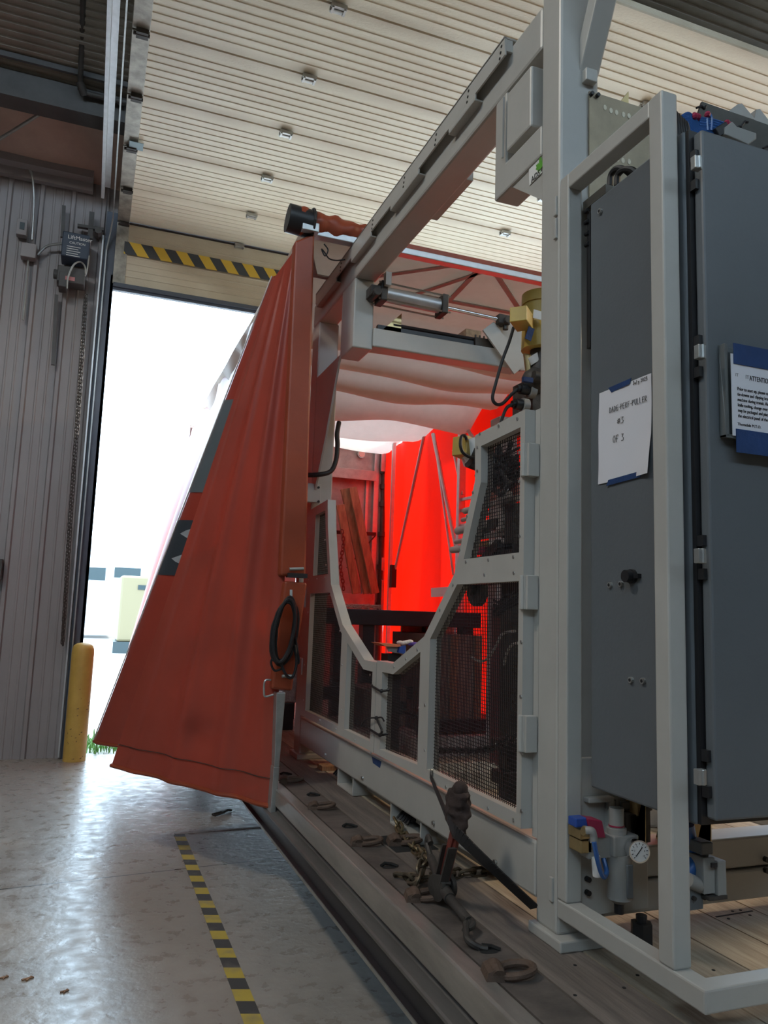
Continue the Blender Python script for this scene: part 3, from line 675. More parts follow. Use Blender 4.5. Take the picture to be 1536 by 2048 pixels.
for ch0, ch1 in (((684, 1060), (686, 1180)),):
    pts = [P(ch0[0]+3*math.sin(k), ch0[1]+(ch1[1]-ch0[1])*k/8, y=HB-.42) for k in range(9)]
    tag(chain_mesh(pts, .06, .045, .007).build('hanging_chain', M['redpaint']), 'rusty red chain hanging down in front of the leaning planks', 'chain')

# ================================================================== SLIDING TARP COVER
TY = 4.2
tc = thing('sliding_tarp_cover', (2.3, 6.6, DK), 'orange-red sliding tarp cover bunched up on bows over the trailer', 'tarp cover')
def lerp(a, b, t): return Vector(a)*(1-t)+Vector(b)*t
T0 = Vector((1.0, 4.2, 3.655)); B0 = Vector((1.0, 4.22, .47))
TB = P(548, 556, y=4.46); BB = P(223, 1531, z=.51)
cols = [('B', TB, BB), ('V', Vector((.985, 4.60, 3.62)), Vector((.93, 5.55, .50))),
        ('A', P(545, 553, y=4.85), P(188, 1482, z=.50)), ('V', Vector((1.0, 5.6, 3.66)), Vector((.97, 6.9, .5))),
        ('A', P(480, 700, y=6.8), P(206, 1440, y=7.3)), ('V', Vector((1.02, 7.4, 3.66)), Vector((.98, 7.8, .5))),
        ('A', P(440, 763, y=8.1), P(213, 1430, y=8.3)), ('V', Vector((1.02, 8.7, 3.6)), Vector((.98, 8.9, .5))),
        ('A', P(398, 812, y=9.5), P(255, 1300, y=9.5)), ('V', Vector((1.02, 9.7, 3.66)), Vector((1.0, 9.7, .5)))]
def fold(s):
    """soft creases fanning out of the upper corner"""
    return .55*math.exp(-((s-.30)/.045)**2)-.5*math.exp(-((s-.20)/.06)**2)+.6*math.exp(-((s-.58)/.05)**2)-.45*math.exp(-((s-.70)/.07)**2)+.35*math.exp(-((s-.85)/.05)**2)+.3*math.exp(-((s-.08)/.04)**2)
def lobe1(u, v):
    t = lerp(T0, TB, u); b = lerp(B0, BB, u); p = lerp(t, b, v)
    nrm = Vector((-.55, -.83, 0))
    d = .085*fold(u)*(v**.6)*(1-.55*v*v)
    d += .03*math.exp(-((u-.55)/.10)**2-((v-.86)/.05)**2)-.05*math.exp(-((u-.47)/.12)**2-((v-.91)/.03)**2)
    d += .02*math.sin(u*PI)*math.sin(v*PI)*1.5
    return p+nrm*d
mb = MB(); mb.grid(lobe1, 90, 70)
def interp(k, t, v):
    a, b = cols[k], cols[k+1]; p = lerp(a[1], a[2], v); q = lerp(b[1], b[2], v)
    e = (1-math.cos(PI*t))/2
    r = p*(1-t)+q*t; r.x = p.x*(1-e)+q.x*e
    r.x += .012*math.sin(v*9+k*2)*math.sin(PI*t)
    return r
for k in range(len(cols)-1): mb.grid(lambda u, v, k=k: interp(k, u, v), 14, 50)
st = mb.build('side_tarp', M['tarp'], tc, smooth=True, angle=70)
# hem, piping and grey print on the rear-facing folds
mb = MB(); mb.tube([lobe1(i/30, 1.0) for i in range(31)]+[interp(0, t/8, 1.0) for t in range(1, 9)]+[interp(1, t/8, 1.0) for t in range(1, 9)], .013, 8)
mb.build('hem_rope', M['tarp_end'], st, smooth=True)
mb = MB(); mb.tube([lobe1(i/40, .955)+Vector((-.003, -.005, 0)) for i in range(41)], .0022, 5); mb.build('stitching', M['dark_steel'], st)
mb = MB()
mb.tube([interp(1, 1.0, v/40)+Vector((-.006, -.004, 0)) for v in range(41)], .005, 6)
mb.build('piping', mat('pale_piping', (.62, .60, .58), .4), st, smooth=True)
def v_at(py, k=1, t=.85):
    lo, hi = 0.0, 1.0
    for _ in range(40):
        mid = (lo+hi)/2; q = interp(k, t, mid)-Vector((0, 0, CAM_H)); y_ = 1024-FPX*q.dot(UP)/q.dot(FW)
        if y_ < py: lo = mid
        else: hi = mid
    return lo
def band(v0, v1, name, m):
    mb = MB(); mb.grid(lambda u, v: interp(1, .30+.68*u, v0+(v1-v0)*v)+Vector((-.003, -.006, 0)), 10, 16); mb.build(name, m, st, smooth=True)
pg = fabric('grey_print', (.16, .20, .22), (.2, .25, .27), .25, rough=.4); pd = fabric('dark_print', (.055, .07, .085), (.08, .09, .1), .2, rough=.4)
band(v_at(800), v_at(985), 'printed_panel', pg); band(v_at(1040), v_at(1150), 'printed_panel', pd)
mb = MB(); vc = (v_at(1052)+v_at(1132))/2; vh = (v_at(1132)-v_at(1052))/2
def ring(th, rr): return interp(1, min(.97, max(.1, .50-.40*math.cos(th)*rr*-1)), vc-vh*math.sin(th)*rr)+Vector((-.006, -.012, 0))
for k in range(22):
    a = math.radians(38+k*284/22); b = math.radians(38+(k+1)*284/22); k0 = len(mb.v)
    mb.v += [tuple(ring(a, 1)), tuple(ring(b, 1)), tuple(ring(b, .62)), tuple(ring(a, .62))]; mb.face([k0, k0+1, k0+2, k0+3])
mb.build('printed_letter', mat('pale_print', (.33, .36, .38), .5), st)
# right side tarp, sunlit from outside
def rside(u, v):
    y = TY+(HB-TY)*u; z = 3.68*(1-v)+.5*v
    a = .10*math.sin(u*19+.8*math.sin(v*3))*(.35+.65*math.sin(PI*v))+.05*math.sin(u*43+v*4)
    kx = abs(((u*9) % 1)-.5)*.14
    return Vector((3.53+a*.5+kx*.5, y, z))
MB().grid(rside, 130, 40).build('side_tarp', M['tarp_side'], tc, smooth=True, angle=80)
# roof sheet with hanging folds between bows
low = [(4.2, 3.735), (4.75, 3.715), (5.15, 3.70), (5.42, 3.47), (5.62, 3.60), (5.84, 3.44), (6.02, 3.58), (6.26, 3.40), (6.48, 3.60), (6.85, 3.33), (7.3, 3.66), (8.1, 3.46), (8.6, 3.68), (9.1, 3.55), (9.65, 3.68)]
ry = [p[0] for p in low]
def rz(y):
    for (a, b) in zip(low, low[1:]):
        if a[0] <= y <= b[0]:
            t = (y-a[0])/(b[0]-a[0]); e = t*t*(3-2*t); return a[1]*(1-e)+b[1]*e
    return low[-1][1]
def roof(u, v):
    y = TY-.02+(HB+.02-TY)*u; x = 1.0+2.55*v
    z = rz(max(4.2, y)); top = 3.715
    edge = min(1, v/.07, (1-v)/.07); edge = 1-(1-edge)**2
    if y > 5.1: z = top-(top-z)*edge*(1-.10*math.sin(v*9+y*3))
    z += .006*math.sin(x*7+y*5)
    return Vector((x, y, z))
MB().grid(roof, 220, 40).build('roof_sheet', M['roofcloth'], tc, smooth=True, angle=80)
# bows and lattice
mb = MB(); mb.box(.98, 3.60, TY-.03, TY+.03, 3.682, 3.722); mb.build('rear_bow', M['alu'], tc, bevel=.004)
MB().box(1.02, 3.60, TY-.02, TY+.05, 3.722, 3.755).build('edge_flap', M['tarp_end'], tc)
MB().box(1.0, 3.58, 4.73, 4.77, 3.698, 3.708).build('roof_bow', M['dull_alu'], tc)
LZ = 3.702
for (p, q) in (((1.03, 4.24), (1.22, 4.73)), ((1.48, 4.70), (1.98, 4.24)), ((2.16, 4.24), (2.20, 4.73)), ((2.20, 4.23), (1.95, 4.73)), ((2.30, 4.24), (2.78, 4.73)), ((3.3, 4.24), (2.8, 4.73))):
    MB().bar((p[0], p[1], LZ), (q[0], q[1], LZ), .035, .008).build('lattice_strut', M['dull_alu'], tc)
for yb_ in (5.64, 6.04, 6.5, 7.24, 8.6):
    mb = MB(); mb.box(1.02, 3.52, yb_-.02, yb_+.02, 3.73, 3.76); mb.build('roof_bow', M['alu'], tc)
def rp(px, py): return P(px, py, x=3.40)
for (a, b, r_) in (((848, 872), (790, 1142), .020), ((866, 868), (917, 1118), .022), ((868, 868), (907, 1150), .014), ((907, 900), (925, 990), .016), ((928, 850), (951, 882), .02)):
    MB().cyl(rp(*a), rp(*b), r_, 10).build('diagonal_pole', M['alu'], tc, smooth=True)
a = rp(926, 800); b = rp(919, 1120)
MB().box(a.x-.035, a.x+.035, a.y-.03, a.y+.03, DK, 3.7).build('bow_leg', M['alu'], tc)
a = rp(788, 900); MB().box(a.x-.02, a.x+.02, a.y-.02, a.y+.02, DK+.3, 3.66).build('bow_leg', M['alu'], tc)
mb = MB(); a = P(786, 1150, x=3.38); mb.box(a.x-.03, a.x+.03, a.y-.04, a.y+.04, a.z-.15, a.z+.12); mb.build('tension_latch', M['blackmetal'], tc)
for py in (1000, 1022, 1052, 1085):
    a = rp(922, py); b = rp(950, py-6); MB().bar(a, b, .03, .03).build('leg_bracket', M['alu'], tc)
mb = MB(); q = [P(862, 1176, x=3.44), P(905, 1173, x=3.44), P(905, 1192, x=3.44), P(862, 1194, x=3.44)]
mb.hexa(q, [p+Vector((.02, 0, 0)) for p in q]); mb.build('white_patch', M['white'], tc)
# rear post in its orange sleeve
def TP(px, py): return P(px, py, y=TY)
def sleeve(c4, depth, name, m, bev=.012):
    f = [TP(*c) for c in c4]; mb = MB(); mb.hexa([p+Vector((0, -.03, 0)) for p in f], [p+Vector((0, depth, 0)) for p in f]); return mb.build(name, m, tc, bevel=bev)
sleeve(((588, 486), (627, 470), (609, 1154), (558, 1152)), .05, 'post_sleeve', M['tarp_end'])
sleeve(((567, 1162), (612, 1166), (582, 1381), (541, 1377)), .05, 'post_sleeve', M['tarp_end'])
sleeve(((551, 1384), (569, 1384), (556, 1532), (546, 1532)), .06, 'rear_post', M['galv'], .004)
sleeve(((545, 1532), (557, 1532), (549, 1622), (538, 1626)), .08, 'post_shoe', M['galv'], .004)
sleeve(((606, 478), (628, 470), (612, 1180), (603, 1180)), .04, 'inner_post', M['alu'], .002).location.y += .09
mb = MB(); a = TP(600, 1152); mb.box(a.x-.08, a.x+.03, TY-.05, TY+.0, a.z-.012, a.z+.012); mb.build('post_hinge', M['blackmetal'], tc)
for (x0, x1, py) in ((575, 603, 1139), (560, 584, 1351)):
    a = TP(x0, py); b = TP(x1, py-1); MB().cyl((a.x, TY-.045, a.z), (b.x, TY-.045, b.z), .009, 8).build('latch_pin', M['galv'], tc)
a = TP(578, 1180); b = TP(577, 1203); mb = MB(); mb.bar((a.x, TY-.045, a.z), (b.x, TY-.055, b.z), .014, .008, upv=(0, 1, 0)); mb.tube([(b.x, TY-.045, b.z), (b.x, TY-.075, b.z-.02), (b.x, TY-.09, b.z+.0)], .006, 6); mb.build('cable_hook', M['galv'], tc)
mb = MB(); mb.tube(smooth_path([TP(542, 1360), TP(530, 1362), TP(528, 1385), TP(531, 1393), TP(547, 1389)]), .006, 6); mb.build('pull_handle', M['galv'], tc)
# rolled tarp on the top rear corner
a = P(590, 440, y=TY); b = P(735, 466, y=TY)
rb = MB()
n = 20; L = 12
def rollpt(u, v):
    c = lerp((a.x+.02, TY, a.z), (b.x+.15, TY+.02, b.z-.01), u); r_ = .078*(1-.40*u)+.006*math.sin(u*37)+.005*math.sin(v*2*PI*3+u*20); th = 2*PI*v
    return c+Vector((0, math.cos(th)*r_, math.sin(th)*r_))
rb.grid(rollpt, 30, 24); rb.build('rolled_flap', M['tarp_end'], tc, smooth=True, angle=80)
mb = MB(); mb.cyl((a.x-.045, TY, a.z+.004), (a.x+.11, TY, a.z-.008), .082, 28); mb.build('roll_end_cap', M['black'], tc, smooth=True)
mb = MB(); mb.tube([(a.x+.10, TY+math.cos(t*.3)*.088, a.z-.006+math.sin(t*.3)*.088) for t in range(21)], .007, 6); mb.build('roll_strap', M['rubber'], tc)
c = P(616, 462, y=TY); MB().box(c.x-.05, c.x+.05, TY-.07, TY+.0, c.z-.03, c.z+.025).build('corner_bracket', M['galv'], tc, bevel=.004)
# cord at the corner
tag(MB().tube(smooth_path([TP(648, 488), TP(656, 500), TP(650, 512), TP(643, 498), TP(650, 506), TP(658, 517), TP(672, 521), TP(690, 519)]), .004, 6).build('tie_cord', M['rubber'], smooth=True),
    'short black cord knotted below the rear roof bow of the tarp cover', 'cord')
# coiled cable on the hook
mb = MB(); random.seed(3)
for k in range(9):
    o1 = random.uniform(-6, 6); o2 = random.uniform(-5, 5); yy = TY-.06-.012*k
    lp = []
    for q in range(28):
        th = 2*PI*q/28; cx = 569+o1*.6-2*math.sin(th)*3; cy = 1262+o2
        lp.append(P(cx+(20+o2*.8+random.uniform(-1, 1))*math.cos(th)+(-4)*math.sin(th), cy+(63+o1*.5)*math.sin(th), y=yy))
    mb.tube(lp, .0085, 6, closed=True)
mb.tube(smooth_path([P(560, 1318, y=TY-.1), P(565, 1335, y=TY-.11), P(575, 1353, y=TY-.11), P(586, 1353, y=TY-.1), P(593, 1325, y=TY-.1), P(590, 1290, y=TY-.1)]), .008, 6)
mb.tube(smooth_path([P(548, 1312, y=TY-.09), P(542, 1325, y=TY-.1), P(549, 1341, y=TY-.1), P(563, 1338, y=TY-.1)]), .006, 6)
mb.tube(smooth_path([P(590, 1270, y=TY-.1), P(597, 1312, y=TY-.1), P(598, 1324, y=TY-.1), P(594, 1324, y=TY-.1), P(588, 1290, y=TY-.1)]), .006, 6)
tag(mb.build('coiled_cable', M['rubber'], smooth=True), 'coil of black cable hung on a hook on the lower orange post sleeve', 'cable')
random.seed(11)

# ================================================================== GREY MACHINE ON THE TRAILER
mc = thing('press_machine', (1.41, 3.5, DK), 'big grey welded machine frame with screen doors standing on the trailer deck', 'machine')
G = M['gray']
MB().box(1.335, 1.487, 2.04, 2.155, .60, 4.5).build('pillar', G, mc, bevel=.010)
MB().box(1.318, 1.50, 1.995, 2.17, DK, .602).build('base_plate', G, mc, bevel=.005)
MB().box(1.335, 1.480, 4.985, 5.14, .60, 3.49).build('pillar', G, mc, bevel=.010)
MB().box(1.315, 1.50, 4.96, 5.165, DK, .602).build('base_plate', G, mc, bevel=.005)
MB().box(1.335, 1.472, 2.155, 5.14, 3.488, 3.655).build('top_beam', G, mc, bevel=.012)
MB().box(1.335, 1.472, 2.155, 4.985, .665, .832).build('bottom_beam', G, mc, bevel=.010)
for (x, y) in ((2.75, 2.04), (2.75, 4.985)):
    MB().box(x, x+.15, y, y+.15, .57, 3.0).build('pillar', G, mc, bevel=.010)
MB().box(2.75, 2.90, 2.19, 4.985, .665, .832).build('bottom_beam', G, mc, bevel=.010)
# diagonal brace and stub at the top of the near pillar
mb = MB(); mb.hexa([(1.41, 2.045, 3.33), (1.487, 2.045, 3.33), (1.487, 2.045, 3.46), (1.41, 2.045, 3.46)], [(1.41, 1.60, 4.25), (1.487, 1.60, 4.25), (1.487, 1.60, 4.40), (1.41, 1.60, 4.40)])
mb.build('diagonal_brace', G, mc, bevel=.006)
mb = MB(); mb.box(1.42, 1.465, 2.015, 2.045, 3.30, 3.345); mb.build('brace_stub', G, mc, bevel=.003)
# bolted cover strip along the top beam
mb = MB(); mb.box(1.300, 1.308, 2.36, 4.98, 3.60, 3.676); mb.box(1.300, 1.372, 2.36, 4.98, 3.668, 3.676); mb.box(1.308, 1.336, 2.362, 2.372, 3.62, 3.67)
for y0, y1 in ((2.60, 2.85), (3.18, 3.55), (3.85, 4.20), (4.5, 4.95)): mb.box(1.3, 1.308, y0, y1, 3.575, 3.602); mb.box(1.300, 1.336, y0, y1, 3.572, 3.58)
cs = mb.build('cover_strip', G, mc, bevel=.0015)
for yy in (2.385, 2.66, 2.98, 3.36, 3.82, 4.4):
    for dz in (0, .022, .042):
        MB().cyl((1.2985, yy+dz*.3, 3.652-dz), (1.300, yy+dz*.3, 3.652-dz), .006, 8).build('bolt_hole', M['pit'], cs)
# hung bracket frame with sign plate under the beam, next to the pillar
mb = MB(); mb.prism([(2.49, 3.49), (2.402, 3.49), (2.402, 3.20), (2.155, 3.20), (2.155, 3.085), (2.49, 3.085)], 'x', 1.335, 1.44); mb.build('hung_bracket', G, mc, bevel=.008)
MB().box(1.325, 1.46, 2.21, 2.385, 3.225, 3.462).build('tube_end', G, mc, bevel=.008)
mb = MB(); mb.bar((1.322, 2.405, 3.215), (1.322, 2.405, 3.46), .008, .008); mb.build('weld_bead', G, mc)
sp = MB().prism([(2.37, 3.085), (2.155, 2.92), (2.155, 3.085)], 'x', 1.345, 1.36).build('sign_plate', G, mc)
pts = [(2.288, 3.058), (2.10, 3.058), (2.10, 2.86), (2.19, 2.918), (2.288, 2.985)]
lb = [P(1058, 331, x=1.343), P(1085, 303, x=1.343), P(1085, 345, x=1.343), P(1059, 371, x=1.343)]
mb = MB(); mb.hexa(lb, [p+Vector((-.0015, 0, 0)) for p in lb]); lbl = mb.build('logo_label', M['white'], mc)
up_ = (lb[0]-lb[3]).normalized(); rt_ = (lb[2]-lb[3]).normalized()
lr = P(1062, 366, x=1.3395)
text_mesh('lettering', 'ADS C', .030, lr, (lb[2]-lb[3]), (0, 0, 1), M['ink'], lbl)
leaf = [(0, -.5), (.04, -.15), (.3, -.22), (.25, -.08), (.5, .12), (.40, .16), (.46, .36), (.28, .32), (.24, .40), (.12, .22), (.15, .55), (.07, .5), (0, .72)]
leaf = leaf+[(-a, b) for a, b in leaf[::-1][1:-1]]
cL = P(1080, 333, x=1.339); mb = MB(); b_ = len(mb.v)
for (a, b) in leaf: q = cL+rt_*a*.060+Vector((0, 0, 1))*b*.060; mb.v.append((1.3395, q.y, q.z))
for t in tessellate_polygon([[Vector((a, b, 0)) for a, b in leaf]]): mb.face(list(t))
mb.build('green_leaf', mat('leaf_green', (.10, .34, .03), .5), lbl)
# stub tube and gusset by the far pillar
MB().box(1.335, 1.46, 4.21, 4.46, 3.06, 3.49).build('stub_tube', G, mc, bevel=.008)
mb = MB(); mb.prism([(4.47, 3.09), (4.985, 3.09), (4.985, 2.20), (4.72, 2.62)], 'x', 1.337, 1.352); mb.build('gusset', G, mc, bevel=.002)
# crossbeam carrying the cylinder and slide
MB().box(1.46, 2.46, 4.20, 4.32, 3.08, 3.196).build('crossbeam', G, mc, bevel=.008)
mb = MB(); mb.box(1.50, 2.36, 4.24, 4.27, 3.197, 3.235); mb.cyl((1.60, 4.25, 3.25), (2.2, 4.25, 3.25), .012, 10); mb.build('slide_rail', M['blackmetal'], mc)
mb = MB(); a = P(800, 657, y=4.26); mb.prism([(a.x-.13, 3.197), (a.x, 3.197), (a.x, 3.33)], 'y', 4.24, 4.27); mb.build('end_stop', M['brass'], mc)
mb = MB(); a = P(935, 655, y=4.42); mb.box(a.x-.05, a.x+.06, 4.34, 4.5, 3.22, 3.35); mb.build('motor_mount', M['osb'], mc)
mb = MB(); a = P(968, 665, y=4.26); mb.box(a.x-.08, a.x+.09, 4.22, 4.30, 3.20, 3.255)
for k in range(5): mb.cyl((a.x-.06+k*.03, 4.26, 3.255), (a.x-.06+k*.03, 4.26, 3.285), .006, 8)
mb.build('carriage', M['dark_steel'], mc)
A = P(965, 655, y=4.18); Bq = P(1050, 660, y=4.18); Cq = P(1052, 735, y=4.18); D = P(1038, 742, y=4.18)
mb = MB(); q = [P(985, 652, y=4.2), P(1036, 640, y=4.2), P(1052, 655, y=4.2), P(1052, 742, y=4.2), P(1040, 742, y=4.2)]
mb.hexa([p+Vector((0, -.01, 0)) for p in q], [p+Vector((0, .02, 0)) for p in q]); mb.build('end_plate', G, mc, bevel=.003)
mb = MB(); mb.bar(P(976, 652, y=4.17), P(1038, 740, y=4.17), .10, .014, upv=(0, 1, 0)); mb.build('sloping_flange', G, mc)
def CY(px, py): return P(px, py, y=4.15)
c0 = CY(765, 588); c1 = CY(882, 613); ce = CY(1003, 640)
cyl = MB().cyl(c0, c1, .045, 24).build('air_cylinder', M['alu'], mc, smooth=True)
d = (c1-c0).normalized()
mb = MB(); mb.bar(c0-d*.03, c0+d*.015, .12, .12); mb.bar(c1-d*.015, c1+d*.025, .12, .12); mb.build('end_cap', M['dark_steel'], cyl, bevel=.006)
mb = MB()
for s1 in (-1, 1):
    for s2 in (-1, 1):
        o = Vector((0, .05*s1, .05*s2)); mb.cyl(c0+o-d*.04, c1+o+d*.04, .006, 8)
mb.build('tie_rods', M['steel'], cyl)
MB().cyl(c1, ce, .013, 12).build('piston_rod', M['chrome'], cyl, smooth=True)
mb = MB(); mb.bar(ce-d*.03, ce+d*.05, .05, .06); mb.cyl(ce+Vector((.02, -.05, -.01)), ce+Vector((.02, .05, -.01)), .022, 12); mb.cyl(ce+Vector((.03, 0, -.06)), ce+Vector((.03, 0, .03)), .018, 10); mb.build('rod_clevis', M['dark_steel'], cyl, bevel=.004)
a = CY(753, 590); mb = MB(); mb.box(a.x-.05, a.x+.03, 4.10, 4.2, a.z-.02, a.z+.04); mb.cyl((a.x-.02, 4.07, a.z-.01), (a.x-.02, 4.2, a.z-.01), .025, 10); mb.build('pivot_bracket', M['dark_steel'], cyl, bevel=.004)
a = CY(766, 568); MB().box(a.x-.015, a.x+.02, 4.06, 4.10, a.z-.04, a.z+.04).build('pivot_tab', G, cyl)
a = P(858, 470, x=1.475); mb = MB(); mb.box(1.472, 1.51, 3.02, 3.42, 3.50, 3.575); mb.build('beam_lug', G, mc, bevel=.003)
# yellow drive motor, gear head and plugs beside the near pillar
def MT(px, py, y=3.3): return P(px, py, y=y)
m0 = MT(1072, 598); m1 = MT(1068, 700); ax = (m1-m0).normalized()
mo = MB().cyl(m0+Vector((.04, 0, .0)), m1+Vector((.04, 0, 0)), .10, 28).build('drive_motor', M['yellow'], mc, smooth=True)
MB().cyl(m0+Vector((.04, 0, .0))-ax*.02, m0+Vector((.04, 0, 0))+ax*.035, .107, 28).build('fan_cowl', M['yellow'], mo, smooth=True)
q = [MT(1027, 635, 3.18), MT(1040, 615, 3.18), MT(1064, 622, 3.18), MT(1062, 653, 3.18), MT(1036, 654, 3.18)]
b0 = MT(1044, 636, 3.2); mb = MB(); mb.bar(b0+Vector((-.045, -.04, .0)), b0+Vector((.055, .06, .0)), .085, .075); mb.build('terminal_box', M['yellow'], mo, bevel=.004)
a = MT(1072, 628, 3.185); mb = MB(); mb.bar(a+Vector((-.015, 0, 0)), a+Vector((.04, 0, -.005)), .002, .045); mb.build('rating_label', M['white'], mo)
a = MT(1063, 667, 3.19); mb = MB(); mb.bar(a+Vector((-.02, 0, -.035)), a+Vector((.0, 0, .03)), .035, .003, upv=(0, 1, 0)); mb.build('blue_sticker', M['bluetape'], mo)
mb = MB(); mb.cyl(m1+Vector((.04, 0, 0)), MT(1068, 745)+Vector((.03, 0, 0)), .055, 16, .05); a = MT(1060, 760); mb.ball(a+Vector((.03, 0, 0)), .07, 14); mb.cyl(a+Vector((-.02, -.06, .0)), a+Vector((.05, -.06, -.01)), .03, 12)
mb.build('gear_head', M['dark_steel'], mo, smooth=True)
mb = MB(); mb.cyl(MT(1053, 712), MT(1057, 745), .016, 12); mb.cyl(MT(1048, 710), MT(1060, 712), .010, 8); mb.build('brass_fitting', M['brass'], mo, smooth=True)
mb = MB(); mb.cyl(MT(1062, 712), MT(1070, 725), .04, 14); mb.build('label_band', M['white'], mo, smooth=True)
mb = MB(); a = MT(1055, 760, 3.2); mb.box(a.x-.03, a.x+.02, 3.18, 3.2, a.z-.015, a.z+.008); mb.build('blue_sticker', M['bluetape'], mo)
for i, (pa, pb, px_, py_) in enumerate((((1040, 777), (1060, 780), 1066, 785), ((1030, 808), (1046, 810), 1052, 815))):
    mb = MB(); mb.cyl(MT(*pa), MT(*pb), .028, 14); mb.cyl(MT(pa[0]-6, pa[1]), MT(*pa), .018, 12); pl = mb.build('power_plug', M['black'], mc, smooth=True)
    MB().cyl(MT(pb[0]-3, pb[1]+1), MT(pb[0]+8, pb[1]+3), .038, 16).build('flange', M['offwhite'], pl, smooth=True)
a = MT(1070, 800, 3.36); MB().box(a.x-.05, a.x+.1, 3.3, 3.5, a.z-.10, a.z+.10).build('plug_box', M['dark_steel'], mc)
tag(MB().tube(smooth_path([MT(1027, 655), MT(1018, 685), MT(1005, 720), MT(992, 765), MT(985, 795), MT(992, 808), MT(1005, 807), MT(1022, 790), MT(1035, 778)]), .0085, 8).build('power_cable', M['rubber'], smooth=True), 'black cable looping from the yellow motor down to the upper plug', 'cable')
tag(MB().tube(smooth_path([MT(1028, 808), MT(1014, 815), MT(1005, 835), MT(999, 860), MT(1000, 900)]), .0085, 8).build('power_cable', M['rubber'], smooth=True), 'black cable dropping from the lower plug behind the screen door', 'cable')
def M2(px, py, y=3.9): return P(px, py, y=y)
MB().box(2.80, 2.88, 3.30, 3.38, .832, 3.02).build('motor_support', G, mc, bevel=.004)
MB().box(2.24, 2.80, 3.37, 3.45, 2.82, 2.92).build('motor_support', G, mc, bevel=.004)
b0 = M2(930, 898); mo2 = MB().bar(b0+Vector((-.05, -.03, .01)), b0+Vector((.09, .05, .0)), .10, .11).build('second_motor', M['yellow'], mc, bevel=.005)
mb = MB(); mb.cyl(M2(945, 878), M2(958, 925), .09, 24); mb.build('motor_body', M['white'], mo2, smooth=True)
mb = MB(); mb.cyl(M2(940, 915, 3.85), M2(958, 922, 3.85), .06, 16); mb.build('motor_ring', M['blackmetal'], mo2)
MB().tube(smooth_path([M2(934, 880, 3.82), M2(930, 872, 3.82), M2(923, 874, 3.82), M2(921, 890, 3.8), M2(926, 905, 3.8), M2(940, 914, 3.8), M2(955, 915, 3.8)]), .010, 8).build('motor_lead', M['rubber'], mo2, smooth=True)

# forklift pockets and lower runner
MB().box(1.42, 1.50, 2.6, 4.5, DK+.03, .665).build('lower_runner', G, mc, bevel=.004)
for (ya, yb2) in ((3.93, 4.20), (3.05, 3.40)):
    mb = MB(); mb.box(1.345, 2.88, ya, ya+.012, DK+.006, .668); mb.box(1.345, 2.88, yb2-.012, yb2, DK+.006, .668); mb.box(1.345, 2.88, ya, yb2, DK+.002, DK+.014)
    mb.build('forklift_pocket', G, mc, bevel=.003)
for y in (2.4, 2.9, 3.75, 4.4): MB().cyl((1.336, y, .70), (1.326, y, .70), .008, 8).build('beam_bolt', M['steel'], mc)
# screen doors
SX0, SX1 = 1.298, 1.350
def yz(px, py, x=SX0): p = P(px, py, x=x); return (p.y, p.z)
def wires(poly, pitch, x, r=.0012):
    mb = MB(); ys = [p[0] for p in poly]; zs = [p[1] for p in poly]
    def cuts(axis, val):
        out = []
        for i in range(len(poly)):
            a, b = poly[i], poly[(i+1) % len(poly)]
            if (a[axis]-val)*(b[axis]-val) < 0:
                t = (val-a[axis])/(b[axis]-a[axis]); out.append(a[1-axis]+(b[1-axis]-a[1-axis])*t)
        return sorted(out)
    y = min(ys)+pitch/2
    while y < max(ys):
        c = cuts(0, y)
        for a, b in zip(c[::2], c[1::2]): mb.box(x-r, x+r, y-r, y+r, a-.004, b+.004)
        y += pitch
    z = min(zs)+pitch/2
    while z < max(zs):
        c = cuts(1, z)
        for a, b in zip(c[::2], c[1::2]): mb.box(x-r*.2, x+r*1.8, a-.004, b+.004, z-r, z+r)
        z += pitch
    return mb
SEAM = 3.512; ZB = .862; YR = 2.182; YL = 4.862
rk = [yz(785, 1327), yz(848, 1273), yz(909, 1147), yz(950, 961), yz(950, 871)]
rtop = 2.19
R_out = [(SEAM-.004, ZB), (SEAM-.004, rk[0][1])]+[(rk[0][0], rk[0][1])]+rk[1:]+[(YR, rtop), (YR, ZB)]
wb = .062
def off_curve(pts, d):
    """shift a polyline sideways in the YZ plane"""
    out = []
    for i, p in enumerate(pts):
        a = pts[max(i-1, 0)]; b = pts[min(i+1, len(pts)-1)]
        t = Vector((b[0]-a[0], b[1]-a[1])).normalized(); n_ = Vector((-t.y, t.x)); out.append((p[0]+n_.x*d, p[1]+n_.y*d))
    return out
z_mid0, z_mid1 = yz(1037, 1105)[1], yz(1037, 1162)[1]
ri = off_curve([(SEAM, rk[0][1])]+rk, .048)   # towards the pillar
YM0 = yz(838, 1400)[0]; YM1 = yz(857, 1400)[0]
def y_on(curve, z):
    for a, b in zip(curve, curve[1:]):
        if (a[1]-z)*(b[1]-z) <= 0 and a[1] != b[1]: return a[0]+(b[0]-a[0])*(z-a[1])/(b[1]-a[1])
    return curve[0][0] if z < curve[0][1] else curve[-1][0]
def z_on(curve, y):
    for a, b in zip(curve, curve[1:]):
        if (a[0]-y)*(b[0]-y) <= 0 and a[0] != b[0]: return a[1]+(b[1]-a[1])*(y-a[0])/(b[0]-a[0])
    return curve[0][1]
YRI = 2.211; ZBI = .903
h_low_a = [(YM1, ZBI), (YRI, ZBI), (YRI, z_mid1), (y_on(ri, z_mid1), z_mid1)]+[p for p in ri[::-1] if ZBI < p[1] < z_mid1 and p[0] < YM1-.01]+[(YM1, z_on(ri, YM1))]
h_up = [(YRI, z_mid0), (YRI, rtop-.055), (y_on(ri, rtop-.075), rtop-.065)]+[p for p in ri[::-1] if z_mid0 < p[1] < rtop-.09]+[(y_on(ri, z_mid0), z_mid0)]
